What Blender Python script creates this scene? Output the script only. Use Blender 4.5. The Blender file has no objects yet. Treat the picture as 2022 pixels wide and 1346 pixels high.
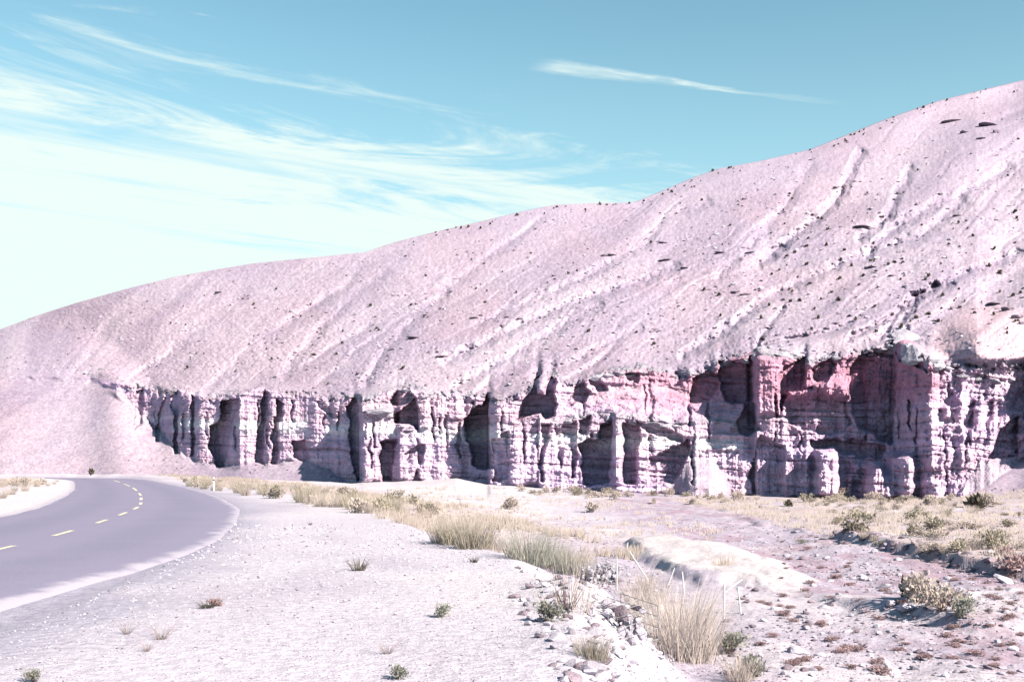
import bpy, bmesh, math, random
import numpy as np
from mathutils import Vector, Matrix

sc = bpy.context.scene
col = sc.collection
rng = np.random.default_rng(7)
random.seed(7)

# ------------------------------------------------------------------ camera
FPX, CX, HY, ZC = 2247.0, 1011.0, 915.0, 1.7        # focal length in photo pixels, principal column, horizon row, eye height
cam_d = bpy.data.cameras.new("camera")
cam = bpy.data.objects.new("camera", cam_d)
col.objects.link(cam)
cam.location = (0, 0, ZC)
cam.rotation_euler = (math.radians(90), 0, 0)
cam_d.sensor_width = 36
cam_d.lens = 36 * FPX / 2022
cam_d.shift_y = (HY - 673) / 2022
cam_d.clip_start = 0.1
cam_d.clip_end = 9000
sc.camera = cam

# ------------------------------------------------------------------ light
SUN_EL = math.radians(34)
sx, sy = 0.74, -0.67
sn = math.hypot(sx, sy); sx /= sn; sy /= sn
sun_d = bpy.data.lights.new("sun", 'SUN')
sun_d.energy = 5.0
sun_d.angle = math.radians(0.53)
sun_d.color = (1.0, 0.86, 0.67)
sun = bpy.data.objects.new("sun", sun_d)
col.objects.link(sun)
to_sun = Vector((sx * math.cos(SUN_EL), sy * math.cos(SUN_EL), math.sin(SUN_EL)))
sun.rotation_euler = to_sun.to_track_quat('Z', 'Y').to_euler()
sun.location = (60, -60, 80)

sc.view_settings.view_transform = 'Standard'
sc.view_settings.look = 'None'
sc.view_settings.gamma = 1
sc.view_settings.exposure = 1.9
sc.render.engine = 'CYCLES'
sc.cycles.max_bounces = 4
sc.cycles.diffuse_bounces = 1

world = bpy.data.worlds.new("World")
sc.world = world
world.use_nodes = True
WN = world.node_tree.nodes; WL = world.node_tree.links
WN.clear()

class NT:
    """tiny helper for shader node trees"""
    def __init__(s, tree): s.t = tree; s.n = tree.nodes; s.l = tree.links
    def new(s, kind, **kw):
        nd = s.n.new(kind)
        for k, v in kw.items(): setattr(nd, k, v)
        return nd
    def put(s, sock, v):
        if hasattr(v, 'is_linked') or isinstance(v, bpy.types.NodeSocket): s.l.new(v, sock)
        else: sock.default_value = v
    def math(s, op, a, b=0.0, c=0.0, clamp=False):
        nd = s.new('ShaderNodeMath', operation=op); nd.use_clamp = clamp
        s.put(nd.inputs[0], a); s.put(nd.inputs[1], b); s.put(nd.inputs[2], c)
        return nd.outputs[0]
    def smooth(s, v, lo, hi, a=0.0, b=1.0):
        nd = s.new('ShaderNodeMapRange', interpolation_type='SMOOTHSTEP')
        s.put(nd.inputs[0], v); s.put(nd.inputs[1], lo); s.put(nd.inputs[2], hi); s.put(nd.inputs[3], a); s.put(nd.inputs[4], b)
        return nd.outputs[0]
    def mix(s, f, a, b, mode='MIX'):
        nd = s.new('ShaderNodeMix', data_type='RGBA', blend_type=mode)
        s.put(nd.inputs[0], f); s.put(nd.inputs[6], a); s.put(nd.inputs[7], b)
        return nd.outputs[2]
    def noise(s, vec, scale, detail=3, rough=0.55, dist=0.0):
        nd = s.new('ShaderNodeTexNoise'); nd.noise_dimensions = '3D'
        if vec is not None: s.l.new(vec, nd.inputs['Vector'])
        nd.inputs['Scale'].default_value = scale; nd.inputs['Detail'].default_value = detail
        nd.inputs['Roughness'].default_value = rough; nd.inputs['Distortion'].default_value = dist
        return nd.outputs[0]
    def comb(s, x, y, z=0.0):
        nd = s.new('ShaderNodeCombineXYZ'); s.put(nd.inputs[0], x); s.put(nd.inputs[1], y); s.put(nd.inputs[2], z)
        return nd.outputs[0]

w = NT(world.node_tree)
out = w.new('ShaderNodeOutputWorld'); bg = w.new('ShaderNodeBackground'); w.l.new(bg.outputs[0], out.inputs[0])
SKY_STR = 0.051
bg.inputs[1].default_value = SKY_STR
sky = w.new('ShaderNodeTexSky', sky_type='NISHITA')
sky.sun_disc = False
sky.sun_elevation = SUN_EL
sky.sun_rotation = math.atan2(sx, sy)
sky.altitude = 1200; sky.air_density = 1.0; sky.dust_density = 0.6; sky.ozone_density = 1.0
tc = w.new('ShaderNodeTexCoord'); sep = w.new('ShaderNodeSeparateXYZ'); w.l.new(tc.outputs['Generated'], sep.inputs[0])
dz = w.math('MAXIMUM', sep.outputs[2], 0.03)
cu = w.math('DIVIDE', sep.outputs[0], dz); cv = w.math('DIVIDE', sep.outputs[1], dz)     # cloud layer plane
skyc = w.mix(1.0, sky.outputs[0], (.92, 1.19, .96, 1), 'MULTIPLY')
# pale air low down, all round
lowair = w.smooth(sep.outputs[2], 0.06, 0.42, 1.0, 0.0)
skyc = w.mix(w.math('MULTIPLY', lowair, 0.6), skyc, (3.1, 4.6, 4.8, 1))
def lin(a, b, c): return w.math('ADD', w.math('ADD', w.math('MULTIPLY', cu, a), w.math('MULTIPLY', cv, b)), c)
along = lin(.79, .61, -(.79 * -1.36 + .61 * 3.0)); sd = lin(-.61, .79, -(-.61 * -1.36 + .79 * 3.0))
n1 = w.noise(w.comb(w.math('MULTIPLY', along, .75), w.math('MULTIPLY', sd, 1.7), 3.1), 1.0, 7, .64, 1.5)
n3 = w.noise(w.comb(w.math('MULTIPLY', along, 2.4), w.math('MULTIPLY', sd, 7.5), 5.5), 1.0, 7, .68, 1.6)
n2 = w.noise(w.comb(w.math('MULTIPLY', along, .45), w.math('MULTIPLY', sd, 3.2), 8.4), 1.0, 5, .6, .4)
bank = w.math('ADD', w.math('ADD', w.math('MULTIPLY', sd, .62), w.math('MULTIPLY', w.math('SUBTRACT', n1, .46), 2.9)), w.math('MULTIPLY', w.math('SUBTRACT', n3, .42), .6))
bank = w.smooth(bank, -0.1, .48)
gap = w.smooth(w.math('ADD', n2, w.math('MULTIPLY', sd, .07)), .34, .54)
bank = w.math('MULTIPLY', bank, w.math('ADD', w.math('MULTIPLY', gap, .68), .32))
edge2 = w.math('MULTIPLY', w.smooth(sd, -.85, .05), w.smooth(w.math('ADD', n1, w.math('MULTIPLY', w.math('SUBTRACT', n3, .5), .6)), .50, .80))
bank = w.math('MAXIMUM', bank, w.math('MULTIPLY', edge2, .5))
# one long wisp
wal = lin(.938, .347, -(.938 * .075 + .347 * 2.86)); wac = lin(-.347, .938, -(-.347 * .075 + .938 * 2.86))
wac = w.math('ADD', wac, w.math('MULTIPLY', w.math('SUBTRACT', w.noise(w.comb(wal, w.math('MULTIPLY', wac, 4), 0), 4.0, 5, .65), .5), .10))
wth = w.smooth(wal, .0, .62, .062, .020)
wisp = w.math('SUBTRACT', 1.0, w.math('DIVIDE', w.math('ABSOLUTE', wac), wth), clamp=True)
wisp = w.math('MULTIPLY', w.smooth(wisp, 0, .8), w.math('MULTIPLY', w.smooth(wal, -.04, .06), w.smooth(wal, .45, .95, 1, 0)))
wn = w.noise(w.comb(w.math('MULTIPLY', wal, 4), w.math('MULTIPLY', wac, 22), 1.0), 1.0, 5, .6, .5)
wisp = w.math('MULTIPLY', wisp, w.smooth(wn, .28, .66, .12, .75))
cloud = w.math('MAXIMUM', bank, wisp)
cloud = w.math('MULTIPLY', cloud, w.smooth(sep.outputs[2], 0.0, 0.06))
w.l.new(w.mix(cloud, skyc, (4.55, 5.3, 5.1, 1)), bg.inputs[0])

# ------------------------------------------------------------------ noise
def _h(ix, iy, seed):
    v = (ix.astype(np.int64) * 374761393 + iy.astype(np.int64) * 668265263 + seed * 974634777) & 0xffffffff
    v = ((v ^ (v >> 13)) * 1274126177) & 0xffffffff
    return ((v ^ (v >> 16)) & 0xffffff) / float(0xffffff)
def vnoise(x, y, seed=0):
    x, y = np.broadcast_arrays(np.asarray(x, float), np.asarray(y, float))
    ix = np.floor(x); iy = np.floor(y); fx = x - ix; fy = y - iy
    fx = fx * fx * (3 - 2 * fx); fy = fy * fy * (3 - 2 * fy)
    a = _h(ix, iy, seed); b = _h(ix + 1, iy, seed); c = _h(ix, iy + 1, seed); d = _h(ix + 1, iy + 1, seed)
    return (a + (b - a) * fx) * (1 - fy) + (c + (d - c) * fx) * fy
def fbm(x, y, octv=4, seed=0, gain=.5):
    s = 0; a = 1.0; t = 0
    for k in range(octv):
        ca, sa = math.cos(.65 * k), math.sin(.65 * k); X_ = np.asarray(x) * 2 ** k; Y_ = np.asarray(y) * 2 ** k
        s = s + a * vnoise(X_ * ca - Y_ * sa + 17.3 * k, X_ * sa + Y_ * ca - 9.1 * k, seed + k); t += a; a *= gain
    return s / t                                       # 0..1
def sstep(v, lo, hi):
    t = np.clip((v - lo) / (hi - lo), 0, 1); return t * t * (3 - 2 * t)
def curve(pts):
    p = np.array(sorted(pts), float); return lambda v: np.interp(v, p[:, 0], p[:, 1])
def inpoly(x, y, poly):
    r = np.zeros(x.shape, bool); n = len(poly); j = n - 1
    for i in range(n):
        xi, yi = poly[i]; xj, yj = poly[j]
        if yi != yj:
            r ^= ((yi > y) != (yj > y)) & (x < (xj - xi) * (y - yi) / (yj - yi) + xi)
        j = i
    return r

# ------------------------------------------------------------------ materials
def material(name, rough=0.95):
    m = bpy.data.materials.new(name); m.use_nodes = True
    t = NT(m.node_tree); b = t.n['Principled BSDF']
    b.inputs['Roughness'].default_value = rough
    b.inputs['Specular IOR Level'].default_value = 0.15
    return m, t, b
def bump(t, b, h, strength, dist):
    nd = t.new('ShaderNodeBump'); nd.inputs['Strength'].default_value = strength; nd.inputs['Distance'].default_value = dist
    t.l.new(h, nd.inputs['Height']); t.l.new(nd.outputs[0], b.inputs['Normal'])
ALB = 0.515                                            # the soil tables below are kept pale; this brings them to real reflectance
def objvec(t): return t.new('ShaderNodeTexCoord').outputs['Object']

def land_material(name, speck, fine, bstr, bdist):
    m, t, b = material(name)
    at = t.new('ShaderNodeVertexColor', layer_name='soil')
    v = objvec(t)
    na = t.noise(v, fine, 5, .65); nb = t.noise(v, speck, 3, .7); nc = t.noise(v, .12, 3, .5)
    c = t.mix(t.smooth(na, .3, .7), (0.80, 0.79, 0.81, 1), (1.17, 1.16, 1.15, 1))
    c = t.mix(1.0, t.mix(1.0, at.outputs[0], (ALB, ALB * 1.025, ALB * 1.13, 1), 'MULTIPLY'), c, 'MULTIPLY')
    c = t.mix(t.smooth(nb, .60, .70, 0, .55), c, t.mix(1.0, c, (0.5, 0.45, 0.52, 1), 'MULTIPLY'))
    c = t.mix(t.smooth(nb, .38, .30, 0, .6), c, t.mix(1.0, c, (1.4, 1.4, 1.36, 1), 'MULTIPLY'))
    c = t.mix(t.smooth(nc, .35, .65, 0, .25), c, t.mix(1.0, c, (0.86, 0.84, 0.92, 1), 'MULTIPLY'))
    t.l.new(c, b.inputs['Base Color'])
    h = t.math('ADD', na, t.math('MULTIPLY', nb, .6))
    bump(t, b, h, bstr, bdist)
    return m
M_HILL = land_material('hill_soil', 1.3, 2.6, .22, .2)
M_ROCK = land_material('cliff_rock', 2.2, .8, .8, .5)
M_GROUND = land_material('gravel_ground', 22, 7, .75, .045)

def simple(name, c1, c2, scale=3.0, rough=.9, bstr=0.0, bdist=.02, rand=0.25, leaf=False):
    m, t, b = material(name, rough)
    v = objvec(t); n = t.noise(v, scale, 4, .6)
    c = t.mix(t.smooth(n, .3, .7), (c1[0] * ALB, c1[1] * ALB * 1.02, c1[2] * ALB * 1.13, 1), (c2[0] * ALB, c2[1] * ALB * 1.02, c2[2] * ALB * 1.13, 1))
    if rand:
        oi = t.new('ShaderNodeObjectInfo')
        k = t.math('ADD', t.math('MULTIPLY', oi.outputs['Random'], rand * 2), 1 - rand)
        hs = t.new('ShaderNodeHueSaturation'); t.l.new(k, hs.inputs['Value']); t.l.new(c, hs.inputs['Color']); c = hs.outputs[0]
    t.l.new(c, b.inputs['Base Color'])
    if leaf:
        tr = t.new('ShaderNodeBsdfTranslucent'); t.l.new(c, tr.inputs[0]); ms = t.new('ShaderNodeMixShader'); ms.inputs[0].default_value = .38
        o_ = t.n['Material Output']; t.l.new(b.outputs[0], ms.inputs[1]); t.l.new(tr.outputs[0], ms.inputs[2]); t.l.new(ms.outputs[0], o_.inputs[0])
    if bstr: bump(t, b, n, bstr, bdist)
    return m
M_STONE = simple('pale_stone', (.42, .39, .48), (.60, .57, .66), 6, .9, .5, .03, .3)
M_DARKSTONE = simple('dark_stone', (.20, .16, .21), (.34, .28, .33), 4, .9, .6, .05, .3)
M_CAP = simple('caprock_stone', (.26, .26, .33), (.50, .48, .55), 1.1, .95, .9, .3, .2)
M_OUT = simple('outcrop_shade_stone', (.20, .165, .22), (.34, .28, .35), .9, .95, .8, .3, .2)  # dark tone stands in for the shade under the undercut ledges
M_STRAW = simple('dry_straw', (.66, .57, .52), (.80, .72, .67), 9, .8, 0, 0, .15, True)
M_TAN = simple('tan_grass', (.62, .53, .47), (.77, .68, .61), 9, .8, 0, 0, .2, True)
M_OLIVE = simple('olive_leaf', (.42, .385, .30), (.60, .545, .45), 7, .8, 0, 0, .25, True)
M_GREY = simple('grey_green_leaf', (.32, .335, .28), (.48, .49, .42), 7, .8, 0, 0, .2, True)
M_DARKLEAF = simple('dark_shrub_leaf', (.12, .11, .08), (.20, .18, .14), 7, .8, 0, 0, .25, True)
M_RUST = simple('rusty_weed', (.44, .30, .32), (.58, .43, .43), 7, .85, 0, 0, .2, True)
M_TWIG = simple('dark_twig', (.10, .06, .06), (.18, .11, .10), 12, .9, 0, 0, .2)
M_POST = simple('pale_post_paint', (.55, .60, .62), (.72, .75, .76), 20, .7, 0, 0, .08)
M_WIRE = simple('galvanised_wire', (.30, .32, .36), (.42, .44, .48), 20, .5, 0, 0, .05)

# ------------------------------------------------------------------ object helpers
def link(name, mesh, parent=None):
    o = bpy.data.objects.new(name, mesh); col.objects.link(o)
    if parent is not None: o.parent = parent
    return o
def tag(o, label=None, cat=None, group=None, kind=None):
    if label: o['label'] = label
    if cat: o['category'] = cat
    if group: o['group'] = group
    if kind: o['kind'] = kind
    return o
def empty(name, loc=(0, 0, 0), rz=0.0):
    o = bpy.data.objects.new(name, None); col.objects.link(o); o.location = loc; o.rotation_euler = (0, 0, rz); o.empty_display_size = .3
    return o
def np_mesh(name, V, F, mat, smooth=False, colors=None):
    V = np.ascontiguousarray(V, np.float32); F = np.ascontiguousarray(F, np.int32)
    k = F.shape[1]
    me = bpy.data.meshes.new(name)
    me.vertices.add(len(V)); me.vertices.foreach_set('co', V.ravel())
    me.loops.add(F.size); me.loops.foreach_set('vertex_index', F.ravel())
    me.polygons.add(len(F)); me.polygons.foreach_set('loop_start', np.arange(0, F.size, k, dtype=np.int32))
    me.polygons.foreach_set('use_smooth', np.full(len(F), smooth))
    me.update(calc_edges=True)
    if colors is not None:
        a = me.color_attributes.new('soil', 'FLOAT_COLOR', 'POINT')
        c = np.ones((len(V), 4), np.float32); c[:, :3] = colors; a.data.foreach_set('color', c.ravel())
    if mat: me.materials.append(mat)
    return me
def grid_faces(nr, nc, wrap=False):
    r = np.arange(nr - 1)[:, None]; c = np.arange(nc if wrap else nc - 1)[None, :]; c2 = (c + 1) % nc
    return np.stack([r * nc + c, r * nc + c2, (r + 1) * nc + c2, (r + 1) * nc + c], -1).reshape(-1, 4)
def submesh(V, F, keep, C):
    Fk = F[keep]; u, inv = np.unique(Fk, return_inverse=True)
    return V[u], inv.reshape(Fk.shape), C[u]

# ------------------------------------------------------------------ hillside and cliff (one land form, surveyed column by column)
yg = curve([(-1500, 925), (-400, 934), (0, 936), (180, 936), (330, 938), (450, 945), (600, 950), (690, 952), (830, 950), (900, 945), (980, 958), (1100, 965), (1300, 975), (1500, 980), (1700, 985), (1840, 985), (1950, 977), (2022, 966), (2400, 958), (3800, 950)])
ys = curve([(-1500, 905), (-700, 800), (-300, 728), (0, 650), (75, 622), (150, 598), (250, 570), (350, 545), (500, 520), (650, 505), (720, 498), (780, 478), (850, 460), (950, 437), (1050, 413), (1100, 404), (1180, 401), (1250, 400), (1300, 380), (1370, 350), (1420, 333), (1500, 318), (1600, 295), (1650, 275), (1750, 235), (1850, 200), (1950, 175), (2022, 158), (2400, 90), (3800, -20)])
yr = curve([(-1500, 915), (-400, 800), (0, 742), (130, 742), (215, 752), (230, 755), (260, 765), (330, 772), (345, 772), (400, 782), (440, 782), (470, 780), (520, 765), (560, 778), (600, 785), (690, 788), (720, 795), (770, 775), (800, 762), (830, 770), (850, 780), (960, 784), (1000, 786), (1040, 774), (1061, 748), (1080, 744), (1099, 746), (1112, 766), (1125, 766), (1150, 754), (1200, 735), (1280, 728), (1330, 740), (1400, 738), (1425, 718), (1485, 702), (1510, 698), (1560, 702), (1600, 712), (1650, 706), (1680, 702), (1720, 694), (1745, 688), (1762, 664), (1788, 656), (1812, 680), (1832, 708), (1850, 720), (1900, 728), (1960, 730), (2022, 724), (2400, 690), (3800, 650)])
yt = curve([(-1500, 913), (-400, 795), (0, 739), (130, 741), (180, 752), (228, 772), (250, 787), (275, 808), (300, 834), (340, 876), (370, 900), (430, 918), (470, 915), (520, 912), (600, 908), (650, 922), (690, 952), (830, 950), (900, 945), (980, 958), (1100, 965), (1300, 975), (1500, 980), (1700, 985), (1840, 985), (1900, 980), (1950, 955), (2022, 905), (2100, 900), (2400, 930), (3800, 940)])
# lower tier top, upper tier foot (a sloping terrace lies between them)
yl = curve([(1000, 1000), (1015, 850), (1040, 832), (1068, 828), (1100, 833), (1160, 815), (1250, 822), (1300, 832), (1345, 838), (1400, 826), (1450, 835), (1500, 850), (1512, 1000)])
yu = curve([(1000, 1000), (1015, 845), (1050, 822), (1100, 815), (1135, 800), (1200, 772), (1280, 758), (1340, 762), (1400, 790), (1450, 800), (1480, 815), (1500, 845), (1512, 1000)])
D0 = curve([(3800, 76), (2400, 82), (2060, 84.0), (2034, 87.5), (1840, 89), (1833, 89.6), (1768, 95.2), (1700, 96.2), (1545, 98.0), (1495, 98.6), (1488, 100.2), (1400, 101), (1216, 101.6), (1208, 103.2), (1150, 104.0), (1066, 104.2), (1062, 105.2), (982, 105.4), (968, 106.4), (962, 110), (920, 111), (900, 110.4), (790, 111.0), (783, 112.2), (776, 112.6), (716, 112.2), (708, 117), (690, 118), (620, 118), (560, 120), (548, 121), (530, 121.4), (520, 122.4), (474, 123.4), (462, 124.4), (440, 126.6), (430, 127.4), (400, 128.0), (390, 128.5), (384, 129.4), (356, 129.6), (350, 130.5), (336, 130.5), (326, 131.5), (312, 132), (284, 133), (262, 133.6), (230, 134.5), (180, 138), (0, 142), (-400, 160), (-1500, 240)])

def boxblur1(a, r):
    for _ in range(2):
        p = np.pad(a, (r, r), mode='edge'); a = np.convolve(p, np.ones(2 * r + 1) / (2 * r + 1), 'valid')
    return a
xs = np.concatenate([np.arange(-1500, -60, 24.), np.arange(-60, 2090, 1.6), np.arange(2090, 3800, 24.)])
NX = len(xs); NA, NB, NC = 268, 210, 8
YG, YS, YR, YT, YL, YU = (f(xs) for f in (yg, ys, yr, yt, yl, yu))
YR = YR + sstep(xs, 240, 300) * (26 * (fbm(xs / 46, 0 * xs, 4, 7) - .5) + 3 * (vnoise(xs / 6, 0 * xs, 9) - .5))
ytop = np.minimum(boxblur1(YR, 12) - 16, YG - 30); ytop = np.maximum(ytop, YS + 6)
ra = np.linspace(0, 1, NA)[:, None]; rb = np.linspace(0, 1, NB + 1)[1:, None]
PYa = (YG + 12) * (1 - ra) + ytop * ra
PYb = ytop * (1 - rb) + YS * rb
PY = np.vstack([PYa, PYb]); PX = np.broadcast_to(xs, PY.shape)
NR = NA + NB
jx = 13 * (fbm(PX / 17, PY / 17, 4, 11) - .5); jy = 13 * (fbm(PX / 17, PY / 17, 4, 31) - .5)
QX = PX + jx; QY = PY + jy
# slope of the land at every station
cl = sstep(QY, YT + 4, YT - 4) * sstep(QY, YR - 3, YR + 3)
clt = np.interp(xs, [170, 345, 1830, 1856, 1900, 2200], [1.1, 4.6, 5.0, 2.7, 2.5, 2.5])
tal = np.interp(xs, [0, 230, 300, 500], [.85, .88, .58, .6])
tan = tal * (1 - cl) + clt * cl
ramp = sstep(QY, YU - 3, YU + 3) * sstep(QY, YL + 3, YL - 3)
tan = tan * (1 - ramp) + .78 * ramp
Q = (HY - PY) / FPX
tt = np.clip((ytop - PY) / (ytop - YS), 0, 1)
g_hill = .50 - .36 * np.interp(xs, [0, 900, 2022], [.25, .6, 1.0]) * tt - .1 * sstep(tt, .9, 1.0)
hillmask = (tt > 0)
g = np.where(hillmask & (PY < YR - 3), np.maximum(g_hill - Q[NA] * .6, .10), tan - Q)
g = np.maximum(g, .09)
R = np.empty(PY.shape); R[0] = D0(xs)
gm = .5 * (g[1:] + g[:-1]); dq = Q[1:] - Q[:-1]
R[1:] = R[0] * np.exp(np.cumsum(dq / gm, 0))
def gblur_cols(A, sig):
    rad = int(3 * sig) + 1; k = np.exp(-.5 * (np.arange(-rad, rad + 1) / sig) ** 2); k /= k.sum()
    P = np.pad(A, ((0, 0), (rad, rad)), mode='edge'); o = np.zeros(A.shape)
    for i, kk in enumerate(k): o += kk * P[:, i:i + A.shape[1]]
    return o
def gblur_rows(A, sig):
    return gblur_cols(A.T, sig).T
def boxblur(A, rad, times=3):
    for _ in range(times):
        P = np.pad(A, ((0, 0), (rad + 1, rad)), mode='edge'); c = np.cumsum(P, 1); A = (c[:, 2 * rad + 1:] - c[:, :-2 * rad - 1]) / (2 * rad + 1)
    return A
s1 = gblur_cols(R, 10); s2 = boxblur(R, 34); s3 = boxblur(R, 150)
above = YR - PY; abs_s = boxblur1(YR, 30) - PY
w1 = sstep(abs_s, -2, 12); w2 = sstep(abs_s, -3, np.interp(xs, [150, 330], [130, 22]))
w3 = sstep(above, 30, 190)
R = R * (1 - w1) + s1 * w1
wup = sstep(PY, YL + 6, YL - 12) * sstep(xs, 1005, 1030) * sstep(xs, 1485, 1470) * sstep(above, 2, -4)
R = R * (1 - wup) + gblur_cols(R, 22) * wup
YRs = boxblur(YR[None], 130)[0]; YSs = boxblur(YS[None], 40)[0]; Rr = np.maximum(boxblur(R[NA - 1][None], 110)[0], boxblur(R[NA - 1][None], 30)[0] - .5)
g0 = .43; gk = np.interp(xs, [-200, 900, 2022], [.10, .20, .27]); tts = (YRs - PY) / (YRs - YSs)
Rh = Rr * np.exp(((YRs - YSs) / FPX) / gk * -np.log(np.clip(1 - gk * np.clip(tts, -1, 1.15) / g0, .15, 3)))
R = R * (1 - w2) + Rh * w2
below = sstep(PY, YT + 2, YT + 16)                    # the talus apron is smoother than the cliff
R = R * (1 - below) + gblur_cols(R, 14) * below

# ---- recesses (+) and projections (-), metres
REC = [
 ([(272,770),(285,768),(284,800),(277,840),(262,848),(268,812)], 1.3),
 ([(326,775),(339,764),(335,800),(320,830),(312,872),(305,872),(311,835)], 1.2),
 ([(339,780),(353,770),(359,795),(351,820),(351,897),(341,897),(344,820),(337,805)], 1.6),
 ([(376,780),(389,790),(385,810),(385,899),(379,899),(380,815)], 1.2),
 ([(436,790),(471,786),(465,820),(456,860),(449,905),(441,924),(429,924),(421,900),(412,880),(417,840),(435,825)], 2.8),
 ([(519,768),(531,773),(531,815),(521,860),(519,914),(504,914),(505,886),(514,830)], 1.8),
 ([(547,788),(561,798),(547,840),(550,870),(547,914),(531,912),(537,875),(539,840)], 1.8),
 ([(579,872),(600,870),(613,906),(600,914),(577,906)], 1.6),
 ([(618,790),(626,800),(660,830),(668,826),(650,808),(630,790)], .5),
 ([(684,800),(701,783),(709,800),(712,830),(714,880),(714,948),(706,950),(690,880),(693,840)], 2.0),
 ([(751,872),(781,868),(777,905),(773,952),(754,952),(749,930)], 2.2),
 ([(779,818),(805,800),(822,788),(826,830),(828,848),(806,836),(781,836)], 3.2),
 ([(769,792),(784,770),(801,772),(808,762),(814,780),(821,790),(800,800),(775,802)], 2.2),
 ([(795,896),(820,880),(837,878),(834,917),(824,920),(824,890),(800,910)], 1.1),
 ([(811,952),(824,924),(830,952)], 1.1),
 ([(916,830),(934,808),(945,802),(955,803),(961,782),(969,788),(967,830),(970,870),(973,924),(948,928),(934,910),(929,880),(920,850)], 4.0),
 ([(1018,834),(1034,790),(1063,740),(1061,778),(1076,783),(1080,750),(1090,741),(1099,748),(1097,780),(1094,820),(1075,827),(1070,815),(1050,818)], 3.4),
 ([(972,872),(990,854),(1006,854),(1006,942),(974,952)], 1.3),
 ([(1069,838),(1086,838),(1081,870),(1076,900),(1072,948),(1065,948),(1069,880)], 1.2),
 ([(1096,846),(1141,830),(1141,890),(1134,944),(1127,944),(1129,880),(1111,880),(1106,928),(1097,900)], 1.1),
 ([(1146,830),(1166,820),(1164,852),(1144,857)], 1.4),
 ([(1189,836),(1211,830),(1209,880),(1204,920),(1201,952),(1165,960),(1151,952),(1151,910),(1144,880),(1165,863),(1185,868)], 2.6),
 ([(1224,838),(1263,830),(1263,860),(1257,900),(1256,954),(1229,954),(1231,870)], 2.0),
 ([(1262,832),(1300,838),(1346,857),(1346,870),(1300,860),(1264,842)], 1.0),
 ([(1284,900),(1320,890),(1356,863),(1361,895),(1341,930),(1326,954),(1279,954)], 2.2),
 ([(1120,800),(1135,765),(1152,755),(1165,775),(1150,795)], 1.6),
 ([(1160,752),(1180,742),(1200,770),(1178,778)], 1.1),
 ([(1235,735),(1262,738),(1258,760),(1240,755)], .9),
 ([(1320,748),(1340,738),(1345,760),(1328,764)], .9),
 ([(1360,795),(1368,745),(1400,728),(1424,738),(1420,765),(1400,790)], 2.4),
 ([(1418,712),(1470,716),(1484,700),(1488,790),(1470,800),(1430,790)], 2.8),
 ([(1474,790),(1492,800),(1500,850),(1470,860),(1455,835)], 1.8),
 ([(1544,730),(1592,703),(1586,772),(1560,772),(1541,818),(1539,740)], 2.8),
 ([(1604,722),(1642,703),(1650,720),(1633,757),(1608,757)], 1.8),
 ([(1668,752),(1692,702),(1740,690),(1766,668),(1768,720),(1762,880),(1740,872),(1720,852),(1690,842),(1680,790)], 3.2),
 ([(1548,772),(1600,762),(1668,790),(1680,840),(1640,862),(1560,838)], .9),
 ([(1600,868),(1700,868),(1745,880),(1742,905),(1690,900),(1600,884)], 1.5),
 ([(1480,940),(1500,860),(1548,880),(1548,978),(1490,978)], 1.2),
 ([(1950,905),(1975,850),(2010,820),(2012,900)], 1.8),
 ([(1905,800),(1925,790),(1915,880),(1906,860)], .8),
 ([(1860,790),(1880,770),(1900,800),(1885,830)], .5),
 ([(1945,795),(1960,785),(1955,850),(1946,850)], .7),
 ([(1760,662),(1790,650),(1832,700),(1830,735),(1800,720),(1775,715)], 1.2),
]
PRO = [
 ([(1548,776),(1560,764),(1600,768),(1630,745),(1690,758),(1680,785),(1650,786),(1620,776),(1570,786)], 1.7, 4),
 ([(1610,885),(1652,882),(1655,930),(1654,978),(1608,980),(1613,930)], 3.6, 3),
 ([(1705,988),(1712,940),(1735,920),(1755,935),(1762,988)], 4.6, 4),
 ([(1757,895),(1798,898),(1806,960),(1795,985),(1757,988)], 4.0, 4),
 ([(1492,706),(1544,706),(1542,815),(1492,815)], 1.5, 2),
 ([(1545,985),(1548,885),(1600,888),(1605,985)], 1.2, 3),
 ([(1062,742),(1078,748),(1078,782),(1062,778)], 1.2, 2),
 ([(715,808),(780,815),(782,870),(752,872),(750,950),(715,950)], .8, 2),
 ([(1205,835),(1224,838),(1230,870),(1228,960),(1203,960)], .8, 2),
 ([(980,858),(1062,830),(1068,955),(1010,955)], .8, 3),
 ([(1900,985),(1960,930),(2030,890),(2060,985)], 1.2, 14),
 ([(1780,652),(1842,715),(1822,735),(1765,715)], .9, 3),
]
rel = np.zeros(PY.shape)
ccl = (xs > 200) & (xs < 2080); ci = np.where(ccl)[0]; c0, c1 = ci[0], ci[-1] + 1
sub = np.s_[:NA + 45, c0:c1]
rx, ry = QX[sub], QY[sub]
tmp = np.zeros(rx.shape)
for poly, d in REC: tmp = np.maximum(tmp, inpoly(rx, ry, poly) * d)
for k in range(60):                                  # thin clefts
    xc = rng.uniform(300, 2010); top = float(yr(xc)); bot = float(yt(xc)); L_ = bot - top
    a0 = top + L_ * rng.uniform(.05, .55); a1 = a0 + L_ * rng.uniform(.15, .5); wv = rng.uniform(1.2, 3.2); ln = rng.uniform(-.06, .06)
    b0 = np.clip((ry - a0) / (a1 - a0), 0, 1); inside = (ry > a0) & (ry < a1) & (np.abs(rx - xc - ln * (ry - a0)) < wv * (.4 + .6 * np.sin(b0 * np.pi)))
    tmp = np.maximum(tmp, inside * rng.uniform(.5, 1.1))
tmp = gblur_rows(gblur_cols(tmp, .9), .9)
abv = sstep((YR - PY)[sub], -6, 4)
up = tmp.copy()
for i in range(1, up.shape[0]): up[i] = np.maximum(up[i], up[i - 1] * .945 - .012)
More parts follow.
